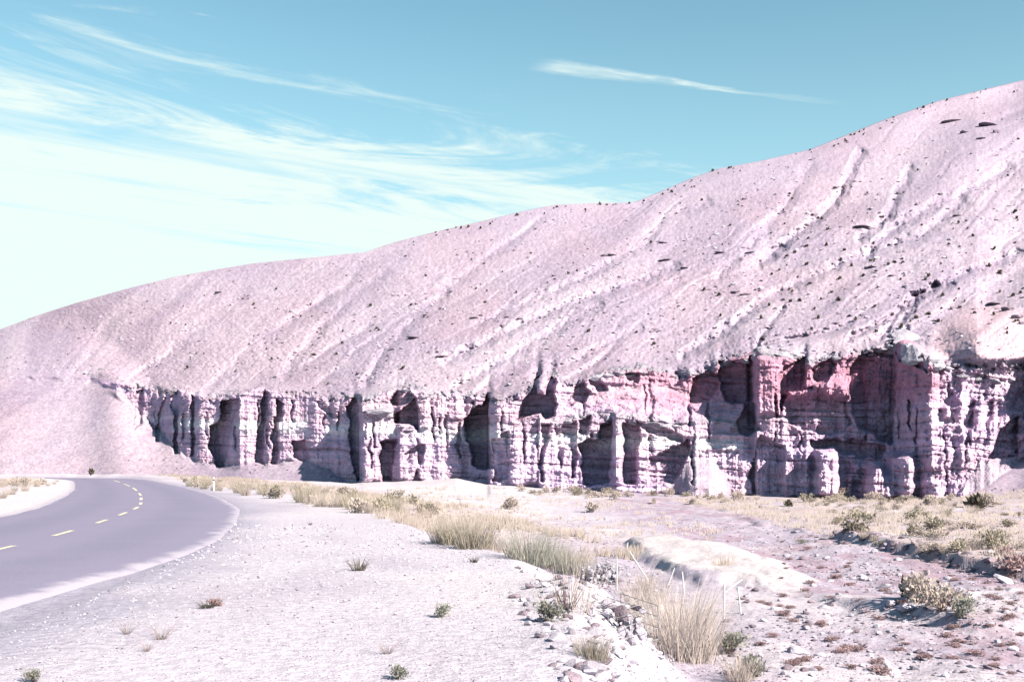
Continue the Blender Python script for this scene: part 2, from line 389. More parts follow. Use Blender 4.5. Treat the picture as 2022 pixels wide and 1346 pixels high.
up = gblur_rows(gblur_cols(up, 2.0), 2.0) * (.5 + .9 * fbm(rx / 9, ry / 9, 3, 13))
tmp = np.maximum(tmp, up * abv * .8)
for poly, d, sg in PRO:
    tmp = tmp - gblur_rows(gblur_cols(inpoly(rx, ry, poly) * float(d), sg), sg)
rel[sub] = tmp
# bedding ledges and weathering on rock only
Xw0 = (PX - CX) / FPX * R; Zw0 = ZC + Q * R
rock = gblur_cols(gblur_rows(cl * (1 - ramp), 1.2), 1.0)
dome = np.clip(1 - np.hypot((PX - 1385) / 66, (PY - 985) / 84), 0, 1); fan = np.clip(1 - np.hypot((PX - 1990) / 95, (PY - 990) / 95), 0, 1)
loose = np.clip(sstep(dome, 0, .12) + sstep(fan, 0, .15), 0, 1); rock = rock * (1 - .9 * loose)
rel -= 3.2 * sstep(dome, 0, .75)
bed = Zw0 + .055 * Xw0 + .5 * (fbm(PX / 60, PY / 60, 3, 5) - .5)
led = fbm(bed * 1.5, PX / 300, 3, 41) - .5 + .45 * (vnoise(bed * 4.2, PX / 160, 47) - .5) - .28 * sstep(vnoise(bed * 5.5 + 40, PX / 130, 198), .72, .95)
flute = fbm(PX / 13, PY / 120, 4, 51) - .5
lump = fbm(PX / 22, PY / 22, 5, 61) - .5
rel += rock * (-np.interp(xs, [300, 700, 1500], [.32, .5, .7]) * led - np.interp(xs, [200, 1000, 1480, 1550, 1820, 1860], [.45, .4, .4, 1.2, 1.2, .3]) * flute - np.interp(xs, [200, 1000, 1480, 1550, 1820, 1860], [.45, .5, .6, 1.2, 1.2, 1.3]) * lump)
rightwall = sstep(xs, 1835, 1870) * rock
rel += rightwall * (-2.6 * (fbm((PX + .6 * PY) / 34, (PY - .3 * PX) / 60, 4, 71) - .5))
rel += rock * -.25 * (np.abs(fbm((PX + .5 * PY) / 9, (PY - .4 * PX) / 9, 3, 81) - .5) * 2)
rel += ramp * -1.2 * (fbm(PX / 26, PY / 12, 4, 87) - .5)
rim = np.exp(-((PY - YR + 3) / 7.0) ** 2) * sstep(xs, 215, 260)       # hard cap along the rim, broken up
rel += rim * (-1.2 * np.clip(fbm(PX / 16, PY / 10, 3, 91) - .48, 0, 1) * 2 + 1.3 * np.clip(fbm(PX / 9, PY / 8, 3, 95) - .45, 0, 1) * 2)
# ---- gullies on the open slope
hz = sstep(above, 0, 14)
kx = np.array([-1500, 0, 500, 1000, 1500, 2022, 3800]); km = np.array([1.0, .95, .80, .62, .55, .62, .62])
intm = np.interp(xs, xs, np.concatenate([[0], np.cumsum(.5 * (np.interp(xs[1:], kx, km) + np.interp(xs[:-1], kx, km)) * np.diff(xs))]))
S = PY + intm + 120 * (fbm(PX / 240, PY / 150, 3, 101) - .5)
L = PX * .8 - PY * .5
amp = np.interp(xs, [-100, 0, 500, 1100, 1500, 2022], [.4, .6, .8, 1.1, 1.6, 1.7])
r1 = 1 - np.abs(2 * fbm(S / 92, L / 700, 2, 111) - 1); r2 = 1 - np.abs(2 * fbm(S / 34, L / 420, 3, 121) - 1)
scl = R / 130
gmask = sstep(fbm(PX / 130, PY / 90, 2, 107), .35, .65)
gul = (sstep(r1, .84, 1.0) * .9 * gmask + sstep(r2, .82, 1.0) * .22 * (1 - .5 * gmask)) * amp * scl
rel += hz * (gul - np.interp(xs, [0, 900, 1300, 2022], [1.8, 2.4, 4.2, 4.6]) * amp * scl * (fbm(S / 120, L / 500, 2, 131) - .5) - .22 * (fbm(PX / 16, PY / 11, 4, 141) - .5) * scl - .35 * (fbm(PX / 4.5, PY / 3, 2, 151) - .5) * scl)
RILL = [  # main washes, read as lines of stations: (points, depth, half width in px)
 ([(1400,400),(1310,432),(1272,554-70),(1126,560),(1040,600),(945,640)], 1.2, 9),
 ([(1330,530),(1272,554),(1126,600),(1010,650),(930,690),(880,712)], 1.6, 9),
 ([(1700,300),(1663,380),(1620,425),(1582,457),(1558,475),(1500,520)], 2.6, 9),
 ([(1900,400),(1818,465),(1667,518),(1525,583),(1436,648),(1350,700)], 2.0, 10),
 ([(1850,560),(1785,603),(1730,640),(1676,668)], 1.6, 6),
 ([(1800,330),(1770,390),(1750,430),(1700,470)], 1.8, 9),
 ([(1990,330),(1900,385),(1850,400),(1780,440),(1720,490)], 1.8, 10),
 ([(1600,330),(1540,420),(1500,470),(1420,540)], 1.2, 12),
 ([(1880,560),(1790,590),(1755,640),(1735,665)], 1.5, 6),
 ([(2010,500),(1900,540),(1820,580),(1770,640)], 1.4, 8),
 ([(1545,610),(1520,640),(1490,680)], 1.0, 5),
 ([(1000,480),(900,560),(830,620),(760,690),(720,760)], 1.0, 10),
 ([(760,540),(690,590),(640,640),(590,700),(560,740)], .9, 10),
 ([(480,580),(400,640),(330,700),(290,740)], .6, 12),
 ([(640,590),(560,650),(500,700),(450,745)], .7, 12),
 ([(1180,600),(1080,660),(980,720),(900,765)], 1.2, 10),
 ([(1260,650),(1180,690),(1100,730)], .9, 8),
]
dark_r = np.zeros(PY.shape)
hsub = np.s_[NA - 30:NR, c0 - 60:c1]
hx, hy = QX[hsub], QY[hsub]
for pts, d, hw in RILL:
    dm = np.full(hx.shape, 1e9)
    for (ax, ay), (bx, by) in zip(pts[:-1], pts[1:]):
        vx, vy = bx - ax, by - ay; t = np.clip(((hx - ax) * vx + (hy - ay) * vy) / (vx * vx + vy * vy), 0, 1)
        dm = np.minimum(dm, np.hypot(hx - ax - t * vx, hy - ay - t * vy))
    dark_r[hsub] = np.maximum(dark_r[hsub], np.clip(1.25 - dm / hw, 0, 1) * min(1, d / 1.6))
    rel[hsub] += .85 * hz[hsub] * d * np.clip(1 - dm / (hw * 1.5), 0, 1) * (.5 + fbm(hx / 22, hy / 22, 3, 169))
bul = np.clip(1 - np.hypot((PX - 1955) / 135, (PY - 690) / 98), 0, 1)
rel -= 3.2 * sstep(np.clip(1 - np.hypot((PX - 1965) / 120, (PY - 680) / np.where(PY < 680, 90, 75)), 0, 1), 0, .8)
endfade = np.clip((1 - tt) / .05, .15, 1)
# left bench: a low pale break
rel += .9 * (xs < 230) * (xs > -200) * np.exp(-((PY - YR - 6) / 9.0) ** 2) * (fbm(PX / 18, PY / 10, 3, 161) - .35)
R = R + rel * endfade

HX = (PX - CX) / FPX * R; HYY = R; HZ = ZC + Q * R
# far side of the crest
bx = []; by = []; bz = []
acc = 0
for k in range(NC):
    acc += 6 * 1.9 ** k
    bx.append((xs - CX) / FPX * (R[-1] + acc)); by.append(R[-1] + acc); bz.append(HZ[-1] + Q[-1] * acc * .25 - acc * .25 - .004 * acc)
VX = np.vstack([HX, bx]); VY = np.vstack([HYY, by]); VZ = np.vstack([HZ, bz])
HV = np.stack([VX, VY, VZ], -1).reshape(-1, 3); HF = grid_faces(NR + NC, NX)

# geology colours
C = np.empty((NR, NX, 3))
soil = np.array([.485, .42, .515]); soil2 = np.array([.395, .335, .435])
mixs = sstep(fbm(S / 60, L / 300, 4, 171), .35, .68)[..., None]
C[:] = soil * (1 - mixs) + soil2 * mixs
dk = np.clip(.55 * dark_r + .35 * sstep(r1, .8, 1.0) + .2 * sstep(r2, .8, 1), 0, 1)[..., None] * sstep(fbm(PX / 7, PY / 5, 3, 177), .3, .6)[..., None]   # darker tone along the washes and gullies, broken up by noise
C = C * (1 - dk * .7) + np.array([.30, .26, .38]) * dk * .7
C *= (.78 + .44 * fbm(PX / 4, PY / 3, 3, 181))[..., None]
warm = sstep(fbm(PX / 150, PY / 70, 3, 183), .4, .7)[..., None]
C = C * (1 - .5 * warm) + C * np.array([1.06, .96, .92]) * .5 * warm
crest = (sstep(tt, .55, 1.0) * sstep(xs, 700, 1000) * .35)[..., None]
C = C * (1 - crest) + np.array([.375, .325, .45]) * crest
pink = np.array([.78, .56, .68]); pale = np.array([.98, .92, 1.0]); red = np.array([.52, .27, .38]); purp = np.array([.67, .515, .76])
bedc = fbm(bed * .55, PX / 400, 3, 191)[..., None]
CR = pink * bedc + purp * (1 - bedc)
CR = CR * (.74 + .40 * vnoise(bed * 3.2, PX / 200, 197))[..., None]
CR = CR * (1 - .25 * sstep(vnoise(bed * 5.5 + 40, PX / 130, 198), .72, .95))[..., None]
wb = (np.exp(-((bed - 4.3) / .75) ** 2) * sstep(fbm(PX / 45, PY / 30, 2, 199), .3, .55) * sstep(xs, 1480, 1440) * 1.0)[..., None]
CR = CR * (1 - wb) + pale * wb
rd = (sstep(Zw0, 5.5, 8) * sstep(xs, 1080, 1350) * sstep(xs, 1875, 1840) * .85)[..., None]
CR = CR * (1 - rd) + red * rd
rd2 = (sstep(PY, YU + 25, YU - 10) * ramp * .8)[..., None]
CR = CR * (1 - rd2) + np.array([.62, .45, .55]) * rd2
rk = (np.clip(cl + ramp * .8, 0, 1) * (1 - .85 * loose))[..., None]
C = C * (1 - rk) + CR * rk
lm = (loose * .7)[..., None]; C = C * (1 - lm) + np.array([.45, .385, .49]) * lm
bm_ = (sstep(bul, 0, .3) * hillmask * .8)[..., None]; C = C * (1 - bm_) + np.array([.60, .455, .52]) * bm_
capm = (rim * sstep(fbm(PX / 16, PY / 9, 3, 203), .42, .6) * sstep(xs, 600, 720) * .8)[..., None]
C = C * (1 - capm) + np.array([.33, .33, .39]) * capm
capl = (np.exp(-((PY - YL) / 6.0) ** 2) * sstep(xs, 1070, 1110) * (xs < 1500) * .7)[..., None]
C = C * (1 - capl) + np.array([.34, .35, .40]) * capl
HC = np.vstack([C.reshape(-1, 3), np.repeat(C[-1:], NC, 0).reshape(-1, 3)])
# which faces are cliff
fr = np.arange(NR + NC - 1)[:, None]; fc = np.arange(NX - 1)[None, :]
PYf = np.vstack([PY, np.repeat(PY[-1:], NC, 0)])[:-1, :-1]
iscl = (PYf < (YT + 3)[:-1]) & (PYf > (YR - 9)[:-1]) & (fr < NA) & (xs[:-1] > 228) & (xs[:-1] < 2090)
cuts = [228, 333, 440, 560, 700, 784, 964, 1068, 1212, 1345, 1490, 1545, 1690, 1834, 2091]
cliff = tag(empty('cliff', (0, 98, 0)), None, None, None, 'structure')
def cliff_piece(name, keep, mat, parent, smooth):
    v, f, c = submesh(HV, HF, keep.ravel(), HC)
    if parent is not None: v = v - np.array(parent.location)
    return link(name, np_mesh(name, v, f, mat, smooth, c), parent)
blab = ['low cliff end with narrow dark clefts at far left', 'pale cliff section cut by two thin straight clefts', 'cliff section with wide dark recess and two slots', 'broken pale cliff section with small cave at its foot',
        'square pale buttress with grey cap, beside dark slot', 'cliff section with shadowed cave under the rim', 'rounded buttress below two dark sail shaped hollows', 'fluted lower cliff columns with broad shadowed hollow',
        'lower cliff with overhanging grey cap', 'lower cliff behind dome of rubble', 'pale upright rock pillar beside dark recess', 'shadowed banded cliff with projecting brow', 'deep reddish alcove with small lit pillars at foot', 'sunlit rough wall at far right end of cliff']
for i in range(len(cuts) - 1):
    k = iscl & (xs[:-1] >= cuts[i]) & (xs[:-1] < cuts[i + 1])
    o = cliff_piece('rock_buttress', k, M_ROCK, cliff, False); o['label'] = blab[i]
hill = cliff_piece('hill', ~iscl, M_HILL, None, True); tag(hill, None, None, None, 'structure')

def surf(x, y):
    """point of the land form seen along station (x, y)"""
    j = int(np.clip(np.searchsorted(xs, x), 0, NX - 1)); c = PY[:, j]
    k = float(np.interp(-y, -c, np.arange(NR))); a = int(min(k, NR - 2)); t = k - a
    p = [A[a, j] * (1 - t) + A[a + 1, j] * t for A in (HX, HYY, HZ)]
    return Vector(p)

# ------------------------------------------------------------------ ground
RC = np.array([(-400, -4), (-60, -6.6), (0, -8.1), (12, -8.95), (22, -9.9), (26.7, -10.6), (32.4, -11.7), (37.4, -12.8), (43.9, -14.4), (50.9, -16.6), (60.6, -19.8), (78, -26.0), (95, -32.5), (108, -37.6), (117, -41.3), (125, -45.6), (130.5, -51.0), (133.5, -58), (135, -68), (135.5, -85), (134, -110), (128, -150), (110, -220)], float)[:, ::-1]
def catmull(P, step):
    o = []
    for i in range(len(P) - 1):
        p0, p1, p2, p3 = P[max(i - 1, 0)], P[i], P[i + 1], P[min(i + 2, len(P) - 1)]
        n = max(2, int(np.linalg.norm(p2 - p1) / step))
        d1 = (p2 - p0) * np.linalg.norm(p2 - p1) / max(1e-6, np.linalg.norm(p2 - p1) + np.linalg.norm(p1 - p0) * (i > 0)); d2 = (p3 - p1) * np.linalg.norm(p2 - p1) / max(1e-6, np.linalg.norm(p3 - p2) * (i < len(P) - 2) + np.linalg.norm(p2 - p1))
        for t in np.arange(n) / n:
            o.append((2*t**3-3*t**2+1)*p1 + (t**3-2*t**2+t)*d1 + (-2*t**3+3*t**2)*p2 + (t**3-t**2)*d2)
    o.append(P[-1]); return np.array(o)
RP = catmull(RC, 1.0)
def road_lat(X, Y):
    """signed distance from the road's centre line, right positive"""
    X = np.asarray(X, float); Y = np.asarray(Y, float); P = RP[::3]
    best = np.full(X.shape, 1e9); sg = np.zeros(X.shape)
    for a, b in zip(P[:-1], P[1:]):
        v = b - a; t = np.clip(((X - a[0]) * v[0] + (Y - a[1]) * v[1]) / (v @ v), 0, 1)
        ex, ey = X - a[0] - t * v[0], Y - a[1] - t * v[1]; d = np.hypot(ex, ey); m = d < best
        best = np.where(m, d, best); sg = np.where(m, np.sign(ex * v[1] - ey * v[0]), sg)
    return best * sg
XE = curve([(-500, .9), (0, .62), (8.9, .70), (13.4, .62), (20.6, -.1), (26.3, -1.9), (40, -5.6), (58.8, -10.2), (85, -22), (127, -39), (150, -52), (400, -200)])
XB = curve([(0, 14), (18, 14), (27, 12.6), (31.6, 12.4), (35.4, 12.7), (40.3, 12.0), (50, 11.8), (78, 12.6), (95, 12)])
def ground_z(X, Y, fine=True):
    X = np.asarray(X, float); Y = np.asarray(Y, float); Ys = np.maximum(Y, 1)
    n1 = fbm(X / 3.1, Y / 3.1, 3, 301) - .5
    t = X - XE(Y) + .9 * n1
    wd = np.interp(Ys, [0, 12, 30, 60, 130], [1.5, 1.7, 2.2, 3, 5])
    q = X / (Ys + 8)
    zw = -1.2 * sstep(q, -.22, .10)
    zw = np.where(Y < 12, np.minimum(zw, -1.0), zw)
    z = zw * sstep(t / wd, 0, 1)
    # pale gravel bar with a cut left edge
    be = 1 - ((X - 6.0 - .5 * (fbm(Y / 5, X * 0, 2, 311) - .5)) / 2.1) ** 2 - ((Y - 35) / 10) ** 2 + .9 * (fbm(X / 1.1, Y / 2.2, 4, 313) - .5)
    z = z + .26 * sstep(be, 0, np.where(X < 6, .4, .9)) * sstep(q, 0, .05)
    # grassy terrace to the right with a steep left bank
    tb = X - XB(Y) - 1.4 * (fbm(Y / 2.2, X / 9, 3, 321) - .5)
    ter = sstep(tb, 0, .3) * sstep(Y, 24, 29) * sstep(Y, 92, 80) * np.maximum(.25 + .75 * sstep(fbm(X / 9, Y / 3.4, 2, 327), .36, .6), sstep(Y, 47, 42)) * np.interp(Y, [30, 44, 60, 90], [1, .8, .45, .3])
    z = z + .34 * ter
    tc_ = X - 7.3 - 1.2 * (fbm(Y / 1.6, X / 6, 3, 331) - .5) - .25 * (20.5 - Y)
    z = z + .22 * sstep(tc_, 0, .4) * sstep(Y, 18.6, 19.6) * sstep(Y, 26, 22)
    off = sstep(t, -.5, 2)
    z = z + off * (.34 * (fbm(X / 4.2, Y / 5.5, 4, 341) - .5) + .19 * (fbm(X / .8, Y / 1.0, 4, 351) - .5))
    z = z + (1 - off) * (.03 * (fbm(X / 1.3, Y / 1.3, 3, 361) - .5))
    heap = np.exp(-(((X - 1.25) / .75) ** 2 + ((Y - 15.2) / 1.1) ** 2)) * .38 + np.exp(-(((X - 1.0) / .8) ** 2 + ((Y - 10.6) / .9) ** 2)) * .15
    z = z + heap
    # meet the hill's foot
    px = CX + FPX * X / Ys; D = D0(np.clip(px, -1500, 3800)); zb = ZC - (yg(np.clip(px, -1500, 3800)) - HY) / FPX * D
    D = np.where(Y < 5, 1e6, D); k = sstep(Ys / D, .80, .985)
    return z * (1 - k) + (zb + .25 * (fbm(X / 2.5, Y / 2.5, 3, 371) - .5)) * k
az = np.concatenate([np.linspace(-180, -34, 60), np.linspace(-33.6, -26.4, 30), np.linspace(-26.2, 26.2, 640), np.linspace(26.5, 34, 30), np.linspace(36, 178, 60)])
rr = np.concatenate([[.6, 1.5, 2.5, 3.5], np.geomspace(4.5, 175, 420), [200, 260, 400, 700, 1300, 2600, 5000]])
A, B = np.meshgrid(np.radians(az), rr)
GX = np.sin(A) * B; GY = np.cos(A) * B
GZ = ground_z(GX, GY)
lat = road_lat(GX, GY)
GZ = np.where(np.abs(lat) < 8, GZ * sstep(np.abs(lat), 3.6, 6) - .06 * sstep(np.abs(lat), 4.0, 3.3), GZ)
GZ = np.where(B > 180, np.minimum(GZ, -.6), GZ)
tE = GX - XE(GY)
nz = fbm(GX / 1.7, GY / 1.7, 4, 401); nz2 = fbm(GX / 5, GY / 5, 3, 411)
gravel = np.array([.575, .55, .635]); palesand = np.array([.65, .62, .66]); wash = np.array([.485, .44, .54]); redd = np.array([.37, .25, .32]); tan_ = np.array([.55, .475, .46])
GC = np.empty(GX.shape + (3,)); GC[:] = gravel
def over(c, mask): 
    global GC
    m = np.clip(mask, 0, 1)[..., None]; GC = GC * (1 - m) + np.array(c) * m
over(np.array([.43, .40, .49]), sstep(tE, -.5, -2) * sstep(fbm(GX / 2.3, GY / 4.5, 4, 431), .5, .72) * .6)
over(palesand, sstep(tE, -3.5, -.5) * sstep(nz2, .35, .65) * .55)
over(np.array([.38, .37, .47]), sstep(np.abs(lat) + 1.6 * (nz - .5), 5.4, 3.5) * .9)
over(wash, sstep(tE + 2 * (nz - .5), .5, 2.2))
over(redd, sstep(tE, 1.5, 3) * sstep(GX - 5, 0, 3) * sstep(.5 * nz + .5 * fbm(GX / .45, GY / .9, 3, 421), .49, .58) * .65)
over(palesand, sstep(nz2, .5, .75) * sstep(tE, 2, 4) * .6)
BE = 1 - ((GX - 6.0) / 2.1) ** 2 - ((GY - 35) / 10) ** 2
over(np.array([.63, .595, .62]), sstep(BE + 1.0 * (nz - .5), .0, .35) * .9)
over(tan_, sstep(GX, 11.8, 13.2) * sstep(GY, 26, 30) * sstep(nz, .3, .55) * .8)
over(tan_, sstep(tE + 3 * (nz - .5), -.3, 1) * sstep(tE, 14, 7) * sstep(GY, 34, 48) * .85)
over(palesand, sstep(tE, 7, 14) * sstep(GY, 45, 60) * sstep(GX, 8, 0) * .7)
over(tan_, sstep(lat, -7.5, -9.5) * sstep(nz, .25, .5) * .85)
over(palesand, sstep(lat, -9, -7.2) * sstep(lat, -3.5, -4.4))
GV = np.stack([GX, GY, GZ], -1).reshape(-1, 3)
GV = np.vstack([GV, [[0, 0, 0]]]); GCf = np.vstack([GC.reshape(-1, 3), [gravel]])
GF = grid_faces(len(rr), len(az), True)[:, ::-1]
gme = np_mesh('ground', GV, GF, M_GROUND, True, GCf)
ground = tag(link('ground', gme), kind='structure')
def pix(x, y):
    """where the sight line of station (x, y) meets the ground"""
    Y = np.geomspace(4, 170, 1500); X = (x - CX) / FPX * Y; z = ZC + (HY - y) / FPX * Y
    h = z - ground_z(X, Y); i = np.where(h < 0)[0]
    i = i[0] if len(i) else len(Y) - 1
    if i > 0:
        a = h[i - 1] / (h[i - 1] - h[i]); yy = Y[i - 1] + a * (Y[i] - Y[i - 1])
    else: yy = Y[i]
    return Vector(((x - CX) / FPX * yy, yy, float(ground_z((x - CX) / FPX * yy, yy))))

# ------------------------------------------------------------------ road
cross = np.array([-3.95, -3.7, -3.5, -3.0, -2, -1, 0, 1, 2, 3.0, 3.5, 3.7, 3.95]); crown = np.array([-.10, -.015, .006, .012, .03, .045, .05, .045, .03, .012, .006, -.015, -.10])
tg = np.gradient(RP, axis=0); tg /= np.linalg.norm(tg, axis=1)[:, None]; nrm = np.stack([tg[:, 1], -tg[:, 0]], 1)
sl = np.concatenate([[0], np.cumsum(np.linalg.norm(np.diff(RP, axis=0), axis=1))])
jit = .22 * (fbm(sl / 1.7, 0, 3, 501) - .5); jit2 = .22 * (fbm(sl / 1.7, 9, 3, 511) - .5)
off = cross[None, :] + np.where(np.abs(cross) > 3.4, 1, 0) * np.where(cross < 0, jit[:, None], jit2[:, None])
off = np.where(off > 0, off * (1 - .22 * sstep(RP[:, 1], 24, 12))[:, None], off)
RVx = RP[:, None, :] + nrm[:, None, :] * off[..., None]
RVz = np.broadcast_to(crown, off.shape)
rv = np.concatenate([RVx, RVz[..., None]], -1)
me = np_mesh('road', rv.reshape(-1, 3), grid_faces(len(RP), len(cross)), None, True)
uv = me.uv_layers.new(name='lane'); li = np.empty(len(me.loops), np.int32); me.loops.foreach_get('vertex_index', li)
uvc = np.stack([np.broadcast_to(cross / 4, off.shape), np.broadcast_to(sl[:, None] / 10, off.shape)], -1).reshape(-1, 2)
uv.data.foreach_set('uv', uvc[li].astype(np.float32).ravel())
m, t, b = material('asphalt', .85)
u = t.new('ShaderNodeUVMap', uv_map='lane'); su = t.new('ShaderNodeSeparateXYZ'); t.l.new(u.outputs[0], su.inputs[0]); v = objvec(t)
au = t.math('ABSOLUTE', su.outputs[0])
base = t.mix(t.smooth(t.noise(v, 30, 3, .7), .3, .7), (.098, .098, .168, 1), (.138, .134, .212, 1))
track = t.math('MULTIPLY', t.smooth(t.math('ABSOLUTE', t.math('SUBTRACT', au, .45)), .05, .3), .45)
base = t.mix(track, base, (.148, .142, .222, 1))
base = t.mix(t.smooth(t.noise(v, .35, 4, .6), .4, .7, 0, .3), base, (.148, .142, .216, 1))
dust = t.math('ADD', au, t.math('MULTIPLY', t.math('SUBTRACT', t.noise(v, .9, 6, .7), .5), .42))
right = t.smooth(su.outputs[0], .5, .95, 0, .06)
dust = t.math('ADD', dust, right)
base = t.mix(t.smooth(dust, .88, 1.0), base, (.235, .228, .305, 1))
t.l.new(base, b.inputs['Base Color']); bump(t, b, t.noise(v, 60, 2), .3, .01)
me.materials.append(m)
road = tag(link('road', me), kind='structure')
# centre line dashes
mp, t, b = material('road_paint', .8)
v = objvec(t); wear = t.smooth(t.noise(v, 9, 5, .7), .36, .6)
t.l.new(t.mix(wear, (.23, .22, .215, 1), (.47, .445, .36, 1)), b.inputs['Base Color'])
dashes = [(16.9, 19.2)]
i0 = int(np.argmin(np.hypot(RP[:, 0] + 9.4, RP[:, 1] - 17.3)))
s_start = sl[i0] - 13.5
def dash(s0, s1, wd=.12, z=.056):
    ss = np.linspace(s0, s1, 8); cx = np.interp(ss, sl, RP[:, 0]); cy = np.interp(ss, sl, RP[:, 1]); nx = np.interp(ss, sl, nrm[:, 0]); ny = np.interp(ss, sl, nrm[:, 1])
    e = wd / 2 * (.9 + .2 * rng.random(8))
    V = np.stack([np.stack([cx - nx * e, cy - ny * e, np.full(8, z)], -1), np.stack([cx + nx * e, cy + ny * e, np.full(8, z)], -1)], 1).reshape(-1, 3)
    link('lane_dash', np_mesh('lane_dash', V, grid_faces(8, 2), mp, True), road)
PYd = [((0,1088),(50,1082)), ((113,1062),(158,1051)), ((196,1036),(219,1029)), ((232,1020),(250,1014)), ((260,1008),(272,1003)), ((276,998),(284,994)), ((282,989),(285,984)), ((283,980),(279,975)), ((275,970),(268,964)), ((262,961),(252,956)), ((246,953),(236,949))]
for (xa, ya), (xb, yb) in PYd:
    def arc(y):
        Yw = ZC * FPX / (y - HY); return float(np.interp(Yw, RP[:, 1][: int(np.argmax(RP[:, 1]))], sl[: int(np.argmax(RP[:, 1]))]))
    s0, s1 = arc(ya), arc(yb)
    if xa == 0: s0 -= 1.5
    dash(s0, s1, .13)

# ------------------------------------------------------------------ rock meshes
def rock_mesh(name, seed, mat, sub=2, flat=1.0, ang=.35, smooth=False):
    bm = bmesh.new(); bmesh.ops.create_icosphere(bm, subdivisions=sub, radius=1)
    r = random.Random(seed)
    cuts_ = [(Vector((r.gauss(0, 1), r.gauss(0, 1), r.gauss(0, 1))).normalized(), r.uniform(.42, .85)) for _ in range(9)]
    for v in bm.verts:
        p = v.co.copy()
        n = .5 * math.sin(3.1 * p.x + seed) * math.cos(2.7 * p.y - seed) + .4 * math.sin(5.3 * p.z + 2.2 * p.x + seed * 1.7)
        p *= 1 + ang * .5 * n + r.uniform(-.05, .05)
        for nn, d in cuts_:
            e = p.dot(nn) - d
            if e > 0: p -= nn * e * .9
        p.z *= flat; v.co = p
    me = bpy.data.meshes.new(name); bm.to_mesh(me); bm.free()
    for pl in me.polygons: pl.use_smooth = smooth
    me.materials.append(mat); return me
ROCKS = [rock_mesh('stone', 100 + i, M_STONE, 2, random.uniform(.55, .85)) for i in range(8)]
DROCKS = [rock_mesh('stone', 200 + i, M_DARKSTONE, 2, random.uniform(.55, .85)) for i in range(5)]
CAPS = [rock_mesh('caprock_block', 300 + i, M_CAP, 3, random.uniform(.6, .9), .5) for i in range(6)]
OUTS = [rock_mesh('rock_outcrop', 400 + i, M_OUT, 3, random.uniform(.4, .6), .5) for i in range(6)]
def put(name, me, loc, s, rz=None, parent=None, tilt=.3):
    o = link(name, me, parent)
    o.location = loc if parent is None else Vector(loc) - parent.location
    o.scale = s if not isinstance(s, (int, float)) else (s, s, s)
    o.rotation_euler = (random.uniform(-tilt, tilt), random.uniform(-tilt, tilt), random.uniform(0, 6.28) if rz is None else rz)
    return o

def merged(name, spots, protos, mat):
    V = []; F = []; n = 0
    for (p, s, k) in spots:
        pv, pf = protos[k % len(protos)]; a = rng.uniform(0, 6.28); ca, sa = math.cos(a), math.sin(a)
        q = pv * s; q = np.stack([q[:, 0] * ca - q[:, 1] * sa, q[:, 0] * sa + q[:, 1] * ca, q[:, 2]], -1) + p
        V.append(q); F.append(pf + n); n += len(q)
    return np_mesh(name, np.vstack(V), np.vstack(F), mat, False)
def proto(seed):
    me_ = rock_mesh('pebble', seed, M_STONE, 1, .65, .6)
    v = np.array([q.co[:] for q in me_.vertices]); f = np.array([p_.vertices[:] for p_ in me_.polygons]); bpy.data.meshes.remove(me_); return v, f
PR = [proto(900 + i) for i in range(8)]
# caprock blocks: parts of the cliff
CAPSPOT = [(1782,668,56,40),(1812,700,46,40),(1752,686,40,20),(1846,722,36,22),(1507,699,40,22),(1546,702,32,18),(1440,716,30,14),(1180,748,34,16),(1240,740,34,14),(1290,838,40,12),(750,814,50,14),(1770,665,34,26),(1795,690,30,30),(1815,708,26,22),(1788,655,22,14),(1840,715,24,18),(1740,690,24,12),(1722,698,20,10),(1700,702,18,9),(1500,690,22,18),(1520,688,16,10),(1545,692,18,10),(1488,705,12,12),(1440,715,20,8),(1420,722,14,9),
 (1470,712,16,8),(1600,712,10,9),(1650,708,16,10),(1625,706,12,7),(730,812,24,9),(752,818,20,9),(770,822,12,8),(790,842,14,6),(808,848,16,6),(838,842,12,6),(812,778,12,9),(800,770,14,7),(840,782,16,6),(1150,760,16,10),(1170,750,18,9),(1200,742,20,9),(1225,738,16,8),(1250,738,14,8),(1272,736,12,7),(1340,742,18,8),(1365,738,14,7),(1390,740,12,6),
 (1250,832,18,10),(1280,836,22,8),(1305,840,20,8),(1335,842,18,10),(1225,830,12,8),(1200,826,12,8),(1150,822,14,8),(1120,832,14,8),(1100,838,10,7),(1420,832,14,8),(1450,842,14,7),(1395,832,10,7),(960,786,8,8),(945,802,10,5),(1870,728,20,8),(1900,742,24,9),(1930,748,18,9),(1960,752,22,10),(1995,750,22,10),(1885,720,12,7),(1945,735,14,8),(200,728,14,6),(170,735,10,7),(182,722,10,6),(232,752,6,8),(255,768,10,4),(275,772,8,5),(345,772,8,5),(530,772,8,5),(450,788,10,4)]
for (x, y, wpx, hpx) in CAPSPOT:
    p = surf(x, y); k = p.y / FPX
    o = put('caprock_block', random.choice(CAPS), p + Vector((0, -.08 * wpx * k, -.1 * hpx * k)), (wpx * k * .6, wpx * k * .55, hpx * k * .75), random.uniform(-.4, .4) + (3.14 if random.random() < .5 else 0), cliff, .18)
for k in range(110):                                     # loose blocks along the broken rim
    x = random.uniform(250, 2015); y = float(yr(x)) + random.gauss(4, 5); p = surf(x, y); q = p.y / FPX; s = random.uniform(2.0, 5.5) * q
    put('caprock_block', random.choice(CAPS if random.random() < .5 else OUTS), p, (s * 1.3, s, s * .9), None, cliff, .4)

